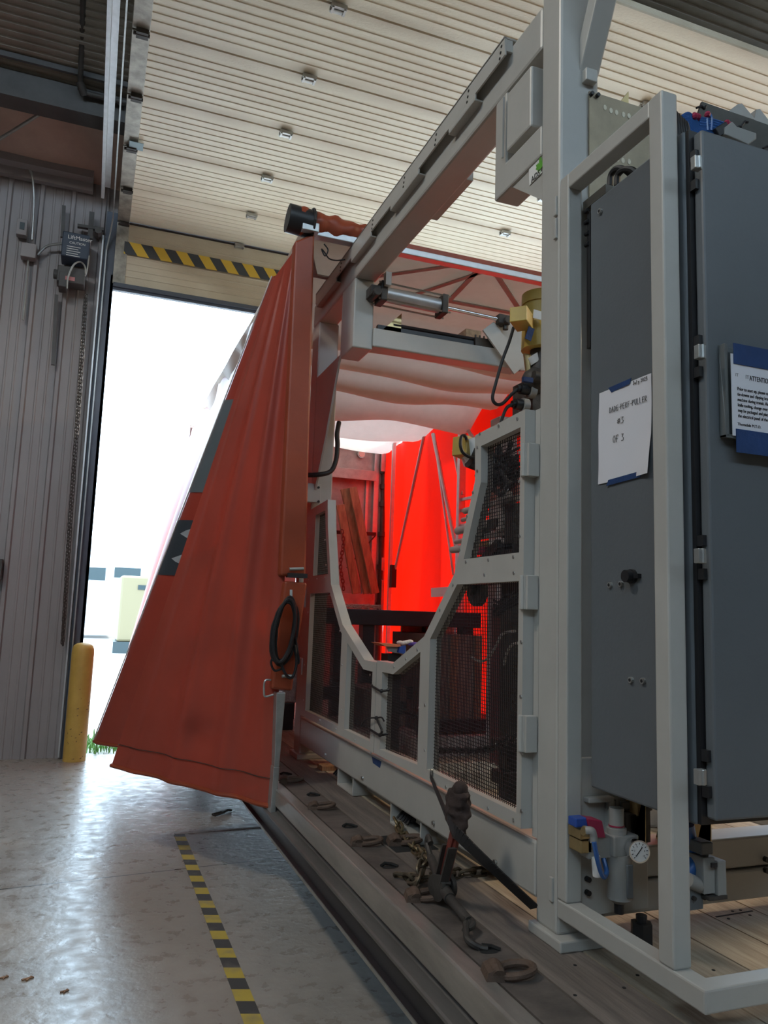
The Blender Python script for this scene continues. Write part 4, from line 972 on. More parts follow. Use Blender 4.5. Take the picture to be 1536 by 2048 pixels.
h_low_b = [(SEAM-.078, ZBI-.012), (YM0, ZBI), (YM0, z_on(ri, YM0))]+[p for p in ri[::-1] if YM0+.01 < p[0] < SEAM-.079]+[(SEAM-.078, z_on(ri, SEAM-.078))]
rd = MB().plate(R_out, [h_low_a, h_up, h_low_b], SX0, SX1).build('screen_door', G, mc)
for hpoly in (h_low_a, h_up, h_low_b): wires(hpoly, .0127, 1.326).build('wire_mesh', M['mesh'], rd)
lk = [yz(655.5, 999), yz(656, 1055), yz(662, 1169), yz(685, 1249), yz(729, 1320)]
L_out = [(YL, ZB), (YL, 2.16)]+lk+[(SEAM+.004, lk[-1][1]), (SEAM+.004, ZB)]
li = off_curve(lk+[(SEAM, lk[-1][1])], .048)
zl0, zl1 = yz(640, 1150)[1], yz(640, 1186)[1]; YLI = 4.755; ym0, ym1 = yz(678, 1400)[0], yz(690, 1400)[0]
g_up = [(4.715, zl0), (4.715, 2.112), (li[0][0]+.0, 2.118)]+[p for p in li if zl0 < p[1] < 2.09]+[(y_on(li, zl0), zl0)]
g_a = [(YLI, ZBI), (YLI, zl1), (y_on(li, zl1), zl1)]+[p for p in li if p[0] > ym0+.01 and p[1] < zl1]+[(ym0, z_on(li, ym0)), (ym0, ZBI)]
g_b = [(ym1, ZBI), (ym1, z_on(li, ym1))]+[p for p in li if SEAM+.056 < p[0] < ym1-.01]+[(SEAM+.055, z_on(li, SEAM+.055)), (SEAM+.055, ZBI)]
ld = MB().plate(L_out, [g_up, g_a, g_b], SX0, SX1).build('screen_door', G, mc)
for hpoly in (g_up, g_a, g_b): wires(hpoly, .0127, 1.326).build('wire_mesh', M['mesh'], ld)
rv = [(1039, 905), (1039, 963), (1040, 1072), (1044, 1179), (1043, 1284), (1042, 1393), (1044, 1506), (1043, 1622), (1027, 1640), (976, 1616), (892, 1574), (864, 1556), (960, 868), (998, 852), (1035, 838), (955, 895), (955, 942), (946, 985), (934, 1032), (920, 1100), (906, 1170), (880, 1220), (835, 1300), (812, 1318), (788, 1334), (932, 1124), (977, 1120), (1027, 1114), (969, 1150), (1028, 1146), (850, 1410), (838, 1416), (849, 1500)]
for q in rv:
    y_, z_ = yz(*q); MB().cyl((SX0-.003, y_, z_), (SX0+.002, y_, z_), .0055, 8, .006).build('rivet', M['steel'], rd)
lv = [(618, 1075), (617, 1160), (634, 1158), (650, 1155), (616, 1225), (609, 1330), (607, 1400), (680, 1262), (684, 1330), (683, 1420), (740, 1350), (744, 1470), (742, 1505), (710, 1480), (672, 1458), (640, 1440), (661, 1190), (650, 1080), (652, 1130)]
for q in lv:
    y_, z_ = yz(*q); MB().cyl((SX0-.003, y_, z_), (SX0+.002, y_, z_), .0055, 8, .006).build('rivet', M['steel'], ld)
for (pa, pb) in ((885, 951), (1150, 1219), (1434, 1508)):
    za = yz(1060, pb)[1]; zb_ = yz(1060, pa)[1]
    mb = MB(); mb.box(1.290, 1.30, 2.16, 2.195, za, zb_); mb.box(1.294, 1.334, 2.150, 2.180, za, zb_); mb.cyl((1.288, 2.172, za+.0), (1.288, 2.172, zb_), .010, 10)
    mb.build('hinge', G, rd, bevel=.002)
for (pa, pb) in ((1180, 1215), (1318, 1352)):
    za = yz(612, pb)[1]; zb_ = yz(612, pa)[1]
    mb = MB(); mb.box(1.288, 1.30, 4.86, 4.93, za, zb_); mb.build('hinge', G, ld, bevel=.002)
# guard frame in front of the cabinet
GX0, GX1 = 1.335, 1.388
gd = MB(); gd.box(GX0, GX1, 1.992, 2.0395, .704, 2.93); gf = gd.build('guard_frame', G, mc, bevel=.005)
MB().box(GX0+.0005, GX1-.0005, 1.606, 1.994, 2.878, 2.9295).build('guard_top_rail', G, mc, bevel=.005)
MB().box(GX0, GX1, 1.555, 1.608, .7045, 2.93).build('guard_post', G, mc, bevel=.005)
MB().prism([(GX0, 2.0395), (GX0, 1.458), (2.9, 1.458), (2.9, 1.512), (GX1, 1.512), (GX1, 2.0395)], 'z', .652, .704).build('guard_bottom_rail', G, mc, bevel=.005)
for (pa, pb) in ((394, 432), (438, 478), (1754, 1802)):
    a = P(1112 if pa < 1000 else 1104, pa, x=1.333); b = P(1112 if pa < 1000 else 1104, pb, x=1.333); mb = MB(); mb.box(1.327, 1.336, a.y-.008, a.y+.008, b.z, a.z); mb.build('weld_tab', G, mc, bevel=.002)
MB().box(1.336, 1.41, 2.150, 2.1785, .84, 2.19).build('hinge_strip', G, mc)
# base beams running across behind the cabinet
MB().box(1.487, 2.75, 2.04, 2.15, .735, .828).build('base_crossbeam', G, mc, bevel=.006)
MB().box(1.487, 2.75, 2.03, 2.15, .640, .730).build('base_crossbeam', G, mc, bevel=.006)
MB().box(1.40, 1.64, 2.015, 2.035, .655, 1.10).build('mounting_plate', G, mc, bevel=.003)
for (px, py) in ((1175, 1758), (1175, 1785)):
    a = P(px, py, y=2.01); MB().cyl((a.x, 2.0, a.z), (a.x, 2.016, a.z), .008, 8).build('plate_bolt', M['black'], mc)
for (px, py) in ((1530, 1718), (1530, 1740)):
    a = P(px, py, y=2.03); MB().cyl((a.x, 2.018, a.z), (a.x, 2.032, a.z), .009, 8).build('plate_bolt', M['black'], mc)
mb = MB(); a = P(1292, 1838, y=1.95); mb.cyl((a.x, 1.97, DK), (a.x, 1.97, DK+.07), .032, 6); mb.cyl((a.x, 1.97, DK+.07), (a.x, 1.97, .66), .016, 10); mb.build('levelling_foot', M['black'], mc)
# perforated stainless side plate and top rail beside the cabinet
YS = 2.035
a = P(1175, 187, y=YS); b = P(1300, 226, y=YS)
sp2 = MB().box(1.442, 2.2, YS-.006, YS, 2.55, 3.272).build('stainless_panel', M['brass'] if False else mat('dull_stainless', (.30, .245, .17), .42, metal=.6, var=.3, scale=7), mc)
for (px, py) in ((1183, 187), (1195, 190)):
    q = P(px, py+1, y=YS-.01); MB().cyl((q.x, YS-.018, q.z), (q.x, YS-.004, q.z), .007, 8).build('panel_bolt', M['black'], sp2)
for (px, py) in ((1210, 215), (1222, 221), (1233, 225), (1247, 229), (1258, 232), (1235, 318), (1246, 321), (1258, 323)):
    q = P(px, py, y=YS-.007); mb = MB(); n = 12; mb.v += [(q.x+.007*math.cos(2*PI*k/n), YS-.0075, q.z+.010*math.sin(2*PI*k/n)) for k in range(n)]; mb.face(list(range(n))); mb.build('punched_hole', M['door'], sp2)
q = P(1248, 184, y=YS+.05); mb = MB(); mb.prism([(q.x-.03, q.z-.06), (q.x+.012, q.z), (q.x+.012, q.z-.06)], 'y', YS+.04, YS+.05); mb.build('panel_fin', M['brass'], mc)
tpn = mat('dark_steel_panel', (.10, .095, .085), .45, metal=.6, var=.3, scale=8)  # dark metal colour of the plate, slightly uneven
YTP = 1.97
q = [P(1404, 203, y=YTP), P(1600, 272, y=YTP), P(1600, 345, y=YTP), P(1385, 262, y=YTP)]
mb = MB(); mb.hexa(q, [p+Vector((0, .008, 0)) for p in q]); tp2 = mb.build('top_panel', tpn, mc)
for c4 in (((1393, 216), (1403, 212), (1410, 217), (1412, 212)), ((1470, 258), (1478, 252), (1482, 254), (1490, 243), (1496, 244)), ((1526, 297), (1534, 292), (1540, 293), (1548, 286))):
    MB().tube([P(c[0], c[1], y=YTP-.003) for c in c4], .004, 6).build('marker_scribble', M['ink'], tp2)
for (t_, l_, r_) in (((1484, 207), (1457, 222), (1512, 240)), ((1520, 218), (1508, 240), (1548, 254))):
    q = [P(*l_, y=2.05), P(t_[0]-8, t_[1]+1, y=2.05), P(*t_, y=2.05), P(*r_, y=2.05)]; mb = MB(); mb.hexa(q, [p+Vector((0, .03, 0)) for p in q]); mb.build('grey_lug', G, mc)

# ------------------------------------------------------------------ electrical cabinet
CX = 1.400
cb = thing('electrical_cabinet', (1.85, 1.75, 1.027), 'tall dark grey electrical cabinet behind the guard post, with a closed hinged door', 'cabinet')
MB().box(CX, 2.35, 1.548, 1.967, 1.027, 2.822).build('body', M['cabgray'], cb, bevel=.006)
MB().box(CX+.006, 2.34, 1.535, 1.548, 1.03, 2.818).build('door_gap', M['black'], cb)
cd = MB().box(CX+.020, 2.33, 1.503, 1.535, 1.045, 2.805).build('door', M['cabgray'], cb, bevel=.006)
for py in (328, 705, 1112, 1553):
    q = P(1397 if py > 400 else 1390, py, y=1.50); mb = MB(); mb.box(q.x-.010, q.x+.014, 1.488, 1.506, q.z-.018, q.z+.018); mb.cyl((q.x+.004, 1.490, q.z-.018), (q.x+.004, 1.490, q.z+.018), .006, 10)
    mb.build('hinge', M['galv'], cd, bevel=.002)
    for dz in (-.055, .028): MB().box(CX+.008, CX+.024, 1.515, 1.537, q.z+dz, q.z+dz+.027).build('hinge_slot', M['black'], cb)
q = P(1266, 1153, x=CX); mb = MB(); mb.cyl((CX-.028, q.y, q.z), (CX-.008, q.y, q.z), .017, 18); mb.cyl((CX-.010, q.y, q.z), (CX, q.y, q.z), .020, 18); mb.box(CX-.012, CX, q.y-.035, q.y-.010, q.z-.006, q.z+.006); mb.build('cam_knob', M['black'], cb, smooth=True)
for (px, py) in ((1222, 1170), (1244, 1168), (1264, 1360), (1288, 1362), (1202, 423)):
    q = P(px, py, x=CX); s = MB().cyl((CX-.008, q.y, q.z), (CX, q.y, q.z), .0085, 14).build('cap_screw', M['galv'], cb, smooth=True)
    MB().cyl((CX-.009, q.y, q.z), (CX-.0075, q.y, q.z), .005, 6).build('hex_socket', M['black'], s)
for (px, py) in ((1172, 423), (1172, 445), (1173, 468), (1173, 490)):
    q = P(px, py, y=1.985); MB().cyl((q.x, 1.972, q.z), (q.x, 1.99, q.z), .007, 8).build('rear_bolt', M['black'], cb)
mb = MB(); mb.box(CX+.0, CX+.03, 1.967, 1.985, 2.35, 2.80); mb.build('rear_strip', M['black'], cb)
MB().box(1.41, 2.3, 1.90, 2.02, 2.83, 2.86).build('cable_tray', G, mc)
for x in (1.56, 1.80):
    mb = MB(); mb.prism([(x, 1.028), (x+.004, 1.028), (x+.004, .832), (x-.06, .832), (x-.06, .828), (x, .828)], 'y', 1.93, 2.10)
    for yy in (1.97, 2.06): mb.cyl((x-.03, yy, .832), (x-.03, yy, .848), .010, 6)
    mb.build('mounting_foot', mat('zinc_yellow_bracket', (.55, .42, .22), .4, metal=.6), cb)
# hoses and wiring on top of the cabinet
mb = MB()
for k in range(7):
    dx = k*.008
    mb.tube(smooth_path([(1.425+dx, 1.60, 2.70), (1.415+dx, 1.60, 2.86), (1.43+dx, 1.63, 2.95-.006*k), (1.50+dx, 1.72, 2.985-.010*k), (1.60, 1.85, 2.96-.012*k), (1.66, 1.93, 2.86)]), .0075, 8)
tag(mb.build('hose_bundle', M['rubber'], smooth=True), 'bundle of black hoses arching over the cabinet top', 'hoses')
def TT(px, py, y=1.72): return P(px, py, y=y)
mb = MB(); random.seed(5)
for k in range(12):
    y0 = 228+k*2.4; mb.tube(smooth_path([TT(1360, y0+6), TT(1378, y0-2+k*.6), TT(1398, 246+k*2.1), TT(1412+k*4, 252+k*1.5)]), .0032, 6)
for k in range(4): mb.tube([TT(1398, 236+k*5), TT(1428, 241+k*5), TT(1456, 250+k*5)], .005, 6)
mb.tube(smooth_path([TT(1414, 262), TT(1413, 238), TT(1417, 228), TT(1422, 238), TT(1421, 262)]), .006, 8)
tag(mb.build('air_tubes', M['bluetube'], smooth=True), 'tangle of thin blue air tubes on top of the cabinet', 'tubing')
mb = MB()
for c in ((1390, 233), (1458, 250), (1415, 229), (1454, 246)): mb.ball(TT(*c, y=1.715), .010, 8)
q = TT(1388, 232); mb.cyl(TT(1386, 231), TT(1398, 235), .010, 8)
tag(mb.build('tube_fittings', M['redplastic']), 'small red push-in fittings on the blue air tubes', 'fittings')
mb = MB(); q = [TT(1440, 262), TT(1455, 250), TT(1464, 260), TT(1503, 273), TT(1503, 285), TT(1487, 296), TT(1440, 276)]
mb.hexa([p+Vector((0, -.02, 0)) for p in q], [p+Vector((0, .05, 0)) for p in q]); tag(mb.build('valve_manifold', M['offwhite'], bevel=.003), 'pale valve block on top of the cabinet right of the blue tubes', 'valve')
mb = MB(); mb.bar(TT(1428, 270), TT(1450, 256), .03, .03); tag(mb.build('tube_coupling', M['black'], bevel=.003), 'small black coupling in front of the pale valve block', 'coupling')
mb = MB(); mb.tube(smooth_path([TT(1492, 303, 1.6), TT(1505, 298, 1.6), TT(1516, 300, 1.6), TT(1519, 312, 1.6)]), .005, 8); mb.tube(smooth_path([TT(1496, 305, 1.6), TT(1506, 302, 1.6), TT(1513, 305, 1.6), TT(1515, 314, 1.6)]), .006, 8)
tag(mb.build('air_tube_loop', M['bluetube'], smooth=True), 'bright blue tube loop poking up at the right edge of the cabinet top', 'tubing')
mb = MB()
for k in range(2):
    o = 14*k; mb.tube(smooth_path([P(1220+o, 372, x=1.46), P(1222+o, 350, x=1.46), P(1234+o, 337+k*2, x=1.46), P(1250+o, 340, x=1.47), P(1262+o, 350, x=1.48)]), .010, 8)
tag(mb.build('cable_loops', M['rubber'], smooth=True), 'two dark cable loops rising behind the cabinet under the guard top rail', 'cable')

# paper sheet on the cabinet side
PX = CX-.0012
def LP(px, py, x=PX): return P(px, py, x=x)
pn = thing('handwritten_sheet', LP(1203, 968), 'white sheet with handwriting taped to the cabinet side between the posts', 'paper')
tl, tr_, bl = LP(1199, 787), LP(1306, 751), LP(1203, 968)
wY = -.236; hZ = -.279
def sheet(u, v):
    c = .012*max(0, u-.72)*max(0, v-.6)*10
    return Vector((PX-.0006-c-.002*math.sin(u*5+v*4)**2, tl.y+wY*u+.006*v, tl.z+hZ*v-.004*u))
mb = MB(); mb.grid(sheet, 20, 20); mb.build('sheet', M['paper'], pn, smooth=True)
mb = MB(); RT_ = Vector((0, -1, -.03)); UP_ = Vector((0, .03, 1))
handwriting(mb, 'DADE-PERF-PULLER', LP(1219, 826, PX-.004), RT_, UP_, .0165, sx=.80)
handwriting(mb, '#3', LP(1234, 849, PX-.004), RT_, UP_, .019, sx=1.1)
handwriting(mb, 'OF 3', LP(1226, 886, PX-.004), RT_, UP_, .021, sx=.85)
handwriting(mb, 'July 2025', LP(1266, 770, PX-.004), RT_, UP_, .0105, sx=.85, r=.0008)
mb.build('handwriting', M['ink'], pn)
for c4 in (((1217, 776), (1263, 756), (1259, 768), (1223, 785)), ((1213, 972), (1217, 960), (1288, 940), (1280, 954))):
    q = [LP(*c, x=PX-.003) for c in c4]; mb = MB(); mb.hexa(q, [p+Vector((-.001, 0, 0)) for p in q]); mb.build('tape_strip', M['bluetape'], pn)
# printed notice in a pocket on the cabinet door
DY = 1.502
def NP(px, py, y=DY-.002): return P(px, py, y=y)
nt_ = thing('printed_notice', NP(1452, 895), 'printed attention notice under wide blue tape in a grey pocket on the cabinet door', 'notice')
tlp = NP(1442, 708); blp = NP(1449, 868); x0 = (tlp.x+blp.x)/2+.002; WN = .215; zt_ = tlp.z; zb_ = blp.z
mb = MB(); mb.box(x0-.012, x0-.002, DY-.022, DY, zb_-.012, zt_+.022); mb.box(x0-.012, x0+WN+.02, DY-.022, DY, zb_-.012, zb_-.004); mb.box(x0+WN+.01, x0+WN+.02, DY-.022, DY, zb_-.012, zt_+.022); mb.box(x0-.002, x0+WN+.01, DY-.004, DY, zb_-.004, zt_+.022)
mb.build('pocket', mat('clear_gray_pocket', (.12, .13, .13), .3), nt_, bevel=.002)
MB().box(x0+.004, x0+WN, DY-.0255, DY-.024, zb_-.008, zt_-.004).build('sheet', M['paper'], nt_)
MB().box(x0+.012, x0+WN+.02, DY-.028, DY-.0255, zt_-.030, zt_+.024).build('tape_strip', M['bluetape'], nt_)
MB().box(x0+.014, x0+WN+.02, DY-.028, DY-.0255, zb_-.050, zb_+.010).build('tape_strip', M['bluetape'], nt_)
yT = DY-.0262
text_mesh('print_line', 'ATTENTION', .0185, (x0+.063, yT, zt_-.067), (1, 0, 0), (0, 0, 1), M['ink'], nt_, sx=.70)
text_mesh('print_line', 'IT', .015, (x0+.050, yT, zt_-.064), (1, 0, 0), (0, 0, 1), M['greyink'], nt_)
text_mesh('print_line', 'IT', .012, (x0+.017, yT, zt_-.062), (1, 0, 0), (0, 0, 1), M['greyink'], nt_)
for k, s in enumerate(('Prior to start up, please carefully', 'tie-downs and clipping brackets', 'machine during transit. Also, ple', 'knife tooling, change over tools', 'may be packaged and placed in', 'the electrical panel of the mach')):
    text_mesh('print_line', s, .0122, (x0+.022, yT, zt_-.098-.0140*k), (1, 0, 0), (0, 0, 1), M['ink'], nt_, sx=.78)
text_mesh('print_line', 'Thorndale M.T.O.', .0105, (x0+.020, yT, zb_+.020), (1, 0, 0), (0, 0, 1), M['ink'], nt_)

# ------------------------------------------------------------------ air treatment unit below the cabinet
def AP(px, py, y=1.93): return P(px, py, y=y)
au = thing('air_regulator', AP(1236, 1815), 'grey filter regulator with round pressure gauge below the cabinet', 'air regulator')
a = AP(1215, 1668); b = AP(1265, 1706); MB().box(a.x, b.x, 1.90, 1.96, b.z, a.z).build('body', M['offwhite'], au, bevel=.005)
c = AP(1233, 1650); mb = MB(); mb.cyl((c.x, 1.93, AP(1233, 1668).z), (c.x, 1.93, AP(1233, 1655).z), .028, 20); mb.cyl((c.x, 1.93, AP(1233, 1655).z), (c.x, 1.93, AP(1233, 1615).z), .021, 20); mb.build('adjusting_knob', M['offwhite'], au, smooth=True)
MB().cyl((c.x, 1.93, AP(1233, 1652).z), (c.x, 1.93, AP(1233, 1649).z), .0225, 20).build('knob_ring', M['redplastic'], au)
c = AP(1236, 1706); c2 = AP(1236, 1795); mb = MB(); mb.cyl((c.x, 1.925, c.z), (c.x, 1.925, c2.z), .034, 20); mb.cyl((c.x, 1.925, c2.z), (c.x, 1.925, c2.z-.012), .034, 20, .018); mb.build('bowl', M['offwhite'], au, smooth=True)
MB().box(c.x-.002, c.x+.018, 1.885, 1.893, c2.z+.01, c.z-.02).build('sight_window', M['cabgray'], au, bevel=.003)
c3 = AP(1236, 1803); MB().cyl((c3.x, 1.925, c3.z+.005), (c3.x, 1.925, AP(1236, 1825).z), .014, 14).build('drain_cap', M['black'], au, smooth=True)
g0 = AP(1278, 1703, 1.86); gv = Vector((-.30, -.95, .10)).normalized()
ga = MB().cyl(g0-gv*.03, g0+gv*.004, .030, 28).build('pressure_gauge', M['chrome'], au, smooth=True)
MB().cyl(g0+gv*.0035, g0+gv*.005, .0262, 28).build('dial', M['white'], ga)
s1 = gv.cross(Vector((0, 0, 1))).normalized()*-1; s2 = s1.cross(gv)*-1
if s2.z < 0: s2 = -s2
if s1.x < 0: s1 = -s1
mb = MB(); mb.bar(g0+gv*.0056-s1*.011-s2*.012, g0+gv*.0056+s1*.008+s2*.012, .0022, .001, upv=gv)
for k in range(11):
    th = math.radians(225-27*k); dv = s1*math.cos(th)+s2*math.sin(th); mb.bar(g0+gv*.0056+dv*.019, g0+gv*.0056+dv*.0235, .0016, .001, upv=gv)
mb.build('needle_and_scale', M['ink'], ga)
for k in range(6):
    th = math.radians(225-54*k); dv = s1*math.cos(th)+s2*math.sin(th); text_mesh('dial_number', str(k*2), .006, g0+gv*.0056+dv*.0145-s1*.002-s2*.002, s1, s2, M['ink'], ga, extrude=.0002)
vt = thing('shutoff_valve', AP(1180, 1700), 'brass shutoff valve with red and blue blocks left of the pressure gauge', 'valve')
a = AP(1148, 1636); b = AP(1172, 1652); MB().box(a.x, b.x, 1.92, 1.96, b.z, a.z).build('blue_block', M['blueplastic'], vt, bevel=.003)
q = [AP(1176, 1638, 1.91), AP(1205, 1642, 1.91), AP(1212, 1676, 1.91), AP(1196, 1676, 1.91), AP(1180, 1655, 1.91)]
mb = MB(); mb.hexa(q, [p+Vector((0, .05, 0)) for p in q]); mb.build('red_slide', M['redplastic'], vt, bevel=.003)
mb = MB(); a = AP(1148, 1654, 1.95); b = AP(1178, 1672, 1.95); mb.box(a.x, b.x, 1.92, 1.98, b.z, a.z); a = AP(1150, 1676, 1.95); b = AP(1172, 1700, 1.95); mb.box(a.x, b.x, 1.92, 1.98, b.z, a.z); mb.cyl(AP(1166, 1661, 1.90), AP(1178, 1664, 1.90), .014, 12); mb.build('brass_tee', M['brass'], vt, bevel=.003)
mb = MB(); mb.tube(smooth_path([AP(1173, 1661, 1.89), AP(1183, 1662, 1.88), AP(1187, 1672, 1.88), AP(1188, 1685, 1.88)]), .011, 10); a = AP(1191, 1700, 1.93); mb.box(a.x-.03, a.x+.05, 1.92, 1.97, a.z-.02, a.z+.035); mb.build('elbow_fitting', M['offwhite'], vt, smooth=True)
MB().cyl(AP(1191, 1712, 1.92), AP(1195, 1752, 1.92), .013, 12).build('silencer', M['white'], vt, smooth=True)
tag(MB().tube(smooth_path([AP(1188, 1684, 1.87), AP(1194, 1715, 1.87), AP(1202, 1745, 1.88), AP(1209, 1754, 1.89), AP(1213, 1742, 1.91), AP(1206, 1712, 1.93), AP(1203, 1700, 1.94)]), .007, 8).build('blue_hose', M['bluetube'], smooth=True), 'short blue hose looping down from the white elbow fitting', 'hose')
for i, (px, py) in enumerate(((1222, 1608), (1252, 1611))):
    q = AP(px, py, 2.0); mb = MB().box(q.x-.019, q.x+.017, 1.998, 2.004, q.z-.012, q.z+.012); t = mb.build('name_tag', M['cabgray']); tag(t, ['small engraved tag above the regulator knob', 'small engraved tag right of the regulator knob'][i], 'tag', 'engraved tags under the cabinet')
    MB().box(q.x-.015, q.x+.013, 1.996, 1.998, q.z-.009, q.z+.009).build('tag_face', M['offwhite'], t)
a = AP(1270, 1640, 1.97); mb = MB(); mb.box(a.x-.03, a.x-.012, 1.95, 2.0, a.z-.06, a.z+.02); mb.box(a.x-.01, a.x+.01, 1.95, 2.0, a.z-.03, a.z+.015); mb.cyl((a.x+.03, 1.97, a.z-.06), (a.x+.03, 1.97, a.z+.03), .02, 14); mb.cyl((a.x+.03, 1.97, a.z+.03), (a.x+.03, 1.97, a.z+.045), .026, 14)
tag(mb.build('second_regulator', M['dark_steel'], smooth=True), 'smaller dark regulator in shadow behind the pressure gauge', 'air regulator')
mb = MB(); mb.prism([(1.41, .99), (1.50, .99), (1.50, .87), (1.485, .86), (1.485, .975), (1.41, .975)], 'y', 1.99, 2.02); mb.build('light_cover', G, mc, bevel=.003)
# solenoid valve at the right
sv = thing('solenoid_valve', P(1410, 1790, y=1.72), 'grey solenoid valve on a drilled bracket right of the guard post', 'valve')
def VP(px, py, y=1.72): return P(px, py, y=y)
a = VP(1396, 1712); b = VP(1420, 1782); MB().box(a.x, b.x, 1.70, 1.77, b.z, a.z).build('valve_body', M['offwhite'], sv, bevel=.003)
a = VP(1418, 1716); b = VP(1437, 1783); MB().box(a.x, b.x, 1.69, 1.77, b.z, a.z).build('valve_coil', M['offwhite'], sv, bevel=.003)
a = VP(1422, 1726, 1.688); b = VP(1434, 1734, 1.688); MB().box(a.x, b.x, 1.686, 1.69, b.z, a.z).build('rating_plate', M['ink'], sv)
a = VP(1404, 1690); mb = MB(); mb.box(a.x-.02, a.x+.02, 1.70, 1.75, a.z-.02, a.z+.012); mb.cyl(VP(1408, 1700), VP(1410, 1714), .010, 10); mb.build('cable_plug', M['cabgray'], sv, bevel=.004)
mb = MB(); mb.cyl(VP(1376, 1760), VP(1402, 1772), .019, 14); mb.build('port_fitting', M['offwhite'], sv, smooth=True)
q = [VP(1379, 1768), VP(1407, 1778), VP(1407, 1818), VP(1381, 1822)]; mb = MB(); mb.hexa(q, [p+Vector((0, .006, 0)) for p in q]); br = mb.build('bracket', M['cabgray'], sv, bevel=.002)
for (px, py) in ((1388, 1797), (1408, 1795)): c = VP(px, py, 1.716); MB().cyl((c.x, 1.712, c.z), (c.x, 1.721, c.z), .006, 10).build('bracket_bolt', M['black'], br)
a = VP(1420, 1783); mb = MB(); mb.box(a.x-.03, a.x+.03, 1.69, 1.78, a.z-.012, a.z-.002); mb.build('valve_base', M['dark_steel'], sv)
tag(MB().tube(smooth_path([VP(1372, 1650, 1.76), VP(1378, 1680, 1.76), VP(1390, 1708, 1.76), VP(1385, 1730, 1.75), VP(1374, 1745, 1.75)]), .022, 10).build('blue_hose', M['bluetube'], smooth=True), 'thick dark blue hose hanging behind the guard post next to the solenoid valve', 'hose')

# ================================================================== LOAD SECURING ON THE DECK
BX = 1.245
def QP(px, py, x=BX): return P(px, py, x=x)
hub = P(885, 1772, z=.627)
c0 = P(862, 1716, z=.655); c1 = P(938, 1843, z=.598)
rbd = thing('ratchet_binder', P(935, 1850, x=1.25), 'rusty ratchet load binder with red lever pulling the deck chain tight', 'load binder')
ax = (c1-c0).normalized()
mb = MB(); mb.cyl(c0, hub-ax*.02, .015, 14); mb.cyl(hub+ax*.02, hub+ax*.085, .019, 14); mb.cyl(hub+ax*.08, c1, .015, 14)
mb.build('barrel', M['dark_steel'], rbd, smooth=True)
h1 = P(916, 1645, x=1.155); h0 = hub
mb = MB(); mb.cyl(hub+Vector((-.028, -.006, -.002)), hub+Vector((-.014, -.003, -.001)), .042, 22); mb.cyl(hub+Vector((.014, .003, .001)), hub+Vector((.028, .006, .002)), .042, 22)
for k in range(12):
    th = 2*PI*k/12; o = Vector((0, math.cos(th), math.sin(th)))*.036; mb.cyl(hub+o+Vector((-.012, 0, 0)), hub+o+Vector((.012, 0, 0)), .007, 6)
mb.build('ratchet_head', M['dark_steel'], rbd, smooth=True)
mb = MB(); d = (h1-h0).normalized(); mb.bar(h0+d*.03, h1, .040, .014, upv=(-.9, -.3, 0)); mb.bar(h0+d*.03, h1, .012, .026, upv=(-.9, -.3, 0)); lv_ = mb.build('lever', M['redpaint'], rbd, bevel=.003)
mb = MB(); mb.bar(h0+d*.02+Vector((-.01, .02, 0)), h0+d*.16+Vector((-.01, .022, 0)), .008, .03, upv=(-1, 0, 0)); mb.bar(h0+d*.02+Vector((-.01, -.02, 0)), h0+d*.16+Vector((-.01, -.022, 0)), .008, .03, upv=(-1, 0, 0)); mb.build('lever_edge', M['dark_steel'], rbd)
lk_ = [c1, c1+ax*.02, P(943, 1852, x=1.25)]
mb = MB(); mb.tube(smooth_path([c1-ax*.01, P(941, 1850, z=.597), P(934, 1862, z=.592), P(926, 1858, z=.595)]), .007, 8)
mb.build('eye', M['dark_steel'], rbd, smooth=True)
mb = MB(); mb.tube(smooth_path([P(928, 1838, z=.603), P(942, 1838, z=.603), P(947, 1848, z=.600), P(938, 1857, z=.597), P(930, 1850, z=.599)]), .008, 8)
mb.tube(smooth_path([P(932, 1846, z=.604), P(932, 1862, z=.598), P(934, 1878, z=.592), P(945, 1888, z=.585), P(962, 1896, z=.575), P(974, 1898, z=.572)]), [.010]*24+[.009, .009, .008, .007, .006, .005, .004] if False else .0095, 8)
mb.build('grab_hook', M['dark_steel'], rbd, smooth=True)
mb = MB(); mb.tube(smooth_path([c0, c0-ax*.03+Vector((0, 0, .012)), c0-ax*.055+Vector((0, .0, .03)), c0-ax*.04+Vector((.0, .0, .055)), c0-ax*.01+Vector((0, 0, .045))]), .011, 8); mb.build('grab_hook', M['dark_steel'], rbd, smooth=True)
s0 = random.getstate(); random.seed(21)
cp = [P(791, 1640, x=1.335), P(800, 1658, x=1.325), P(815, 1685, x=1.31), P(832, 1700, x=1.29), P(848, 1708, x=1.24), P(860, 1722, x=1.205)]
tag(chain_mesh(cp, .062, .042, .0062).build('binder_chain', M['brass'] if False else mat('yellowed_chain', (.24, .19, .11), .45, metal=.7, var=.5, scale=18), smooth=True), 'yellowed chain running from the forklift pocket to the binder hook', 'chain')
cp = [P(852, 1714, x=1.225), P(842, 1735, z=.625), P(835, 1760, z=.60), P(815, 1756, z=.582), P(802, 1752, z=.58)]
cp2 = [P(802, 1752, z=.580), P(850, 1760, z=.580), P(895, 1756, z=.581), P(915, 1748, z=.582), P(960, 1744, z=.582), P(1000, 1744, z=.582), P(1040, 1752, z=.582)]
tag(chain_mesh(cp+cp2[1:], .062, .042, .0062).build('slack_chain', mat('worn_chain', (.17, .14, .10), .5, metal=.7, var=.5, scale=18), smooth=True), 'slack chain tail dropping from the binder and lying across the deck planks', 'chain')
random.setstate(s0)
mb = MB(); m0_ = P(862, 1552, x=1.285); m1_ = P(912, 1668, x=1.11); m2_ = P(1072, 1816, x=1.34)
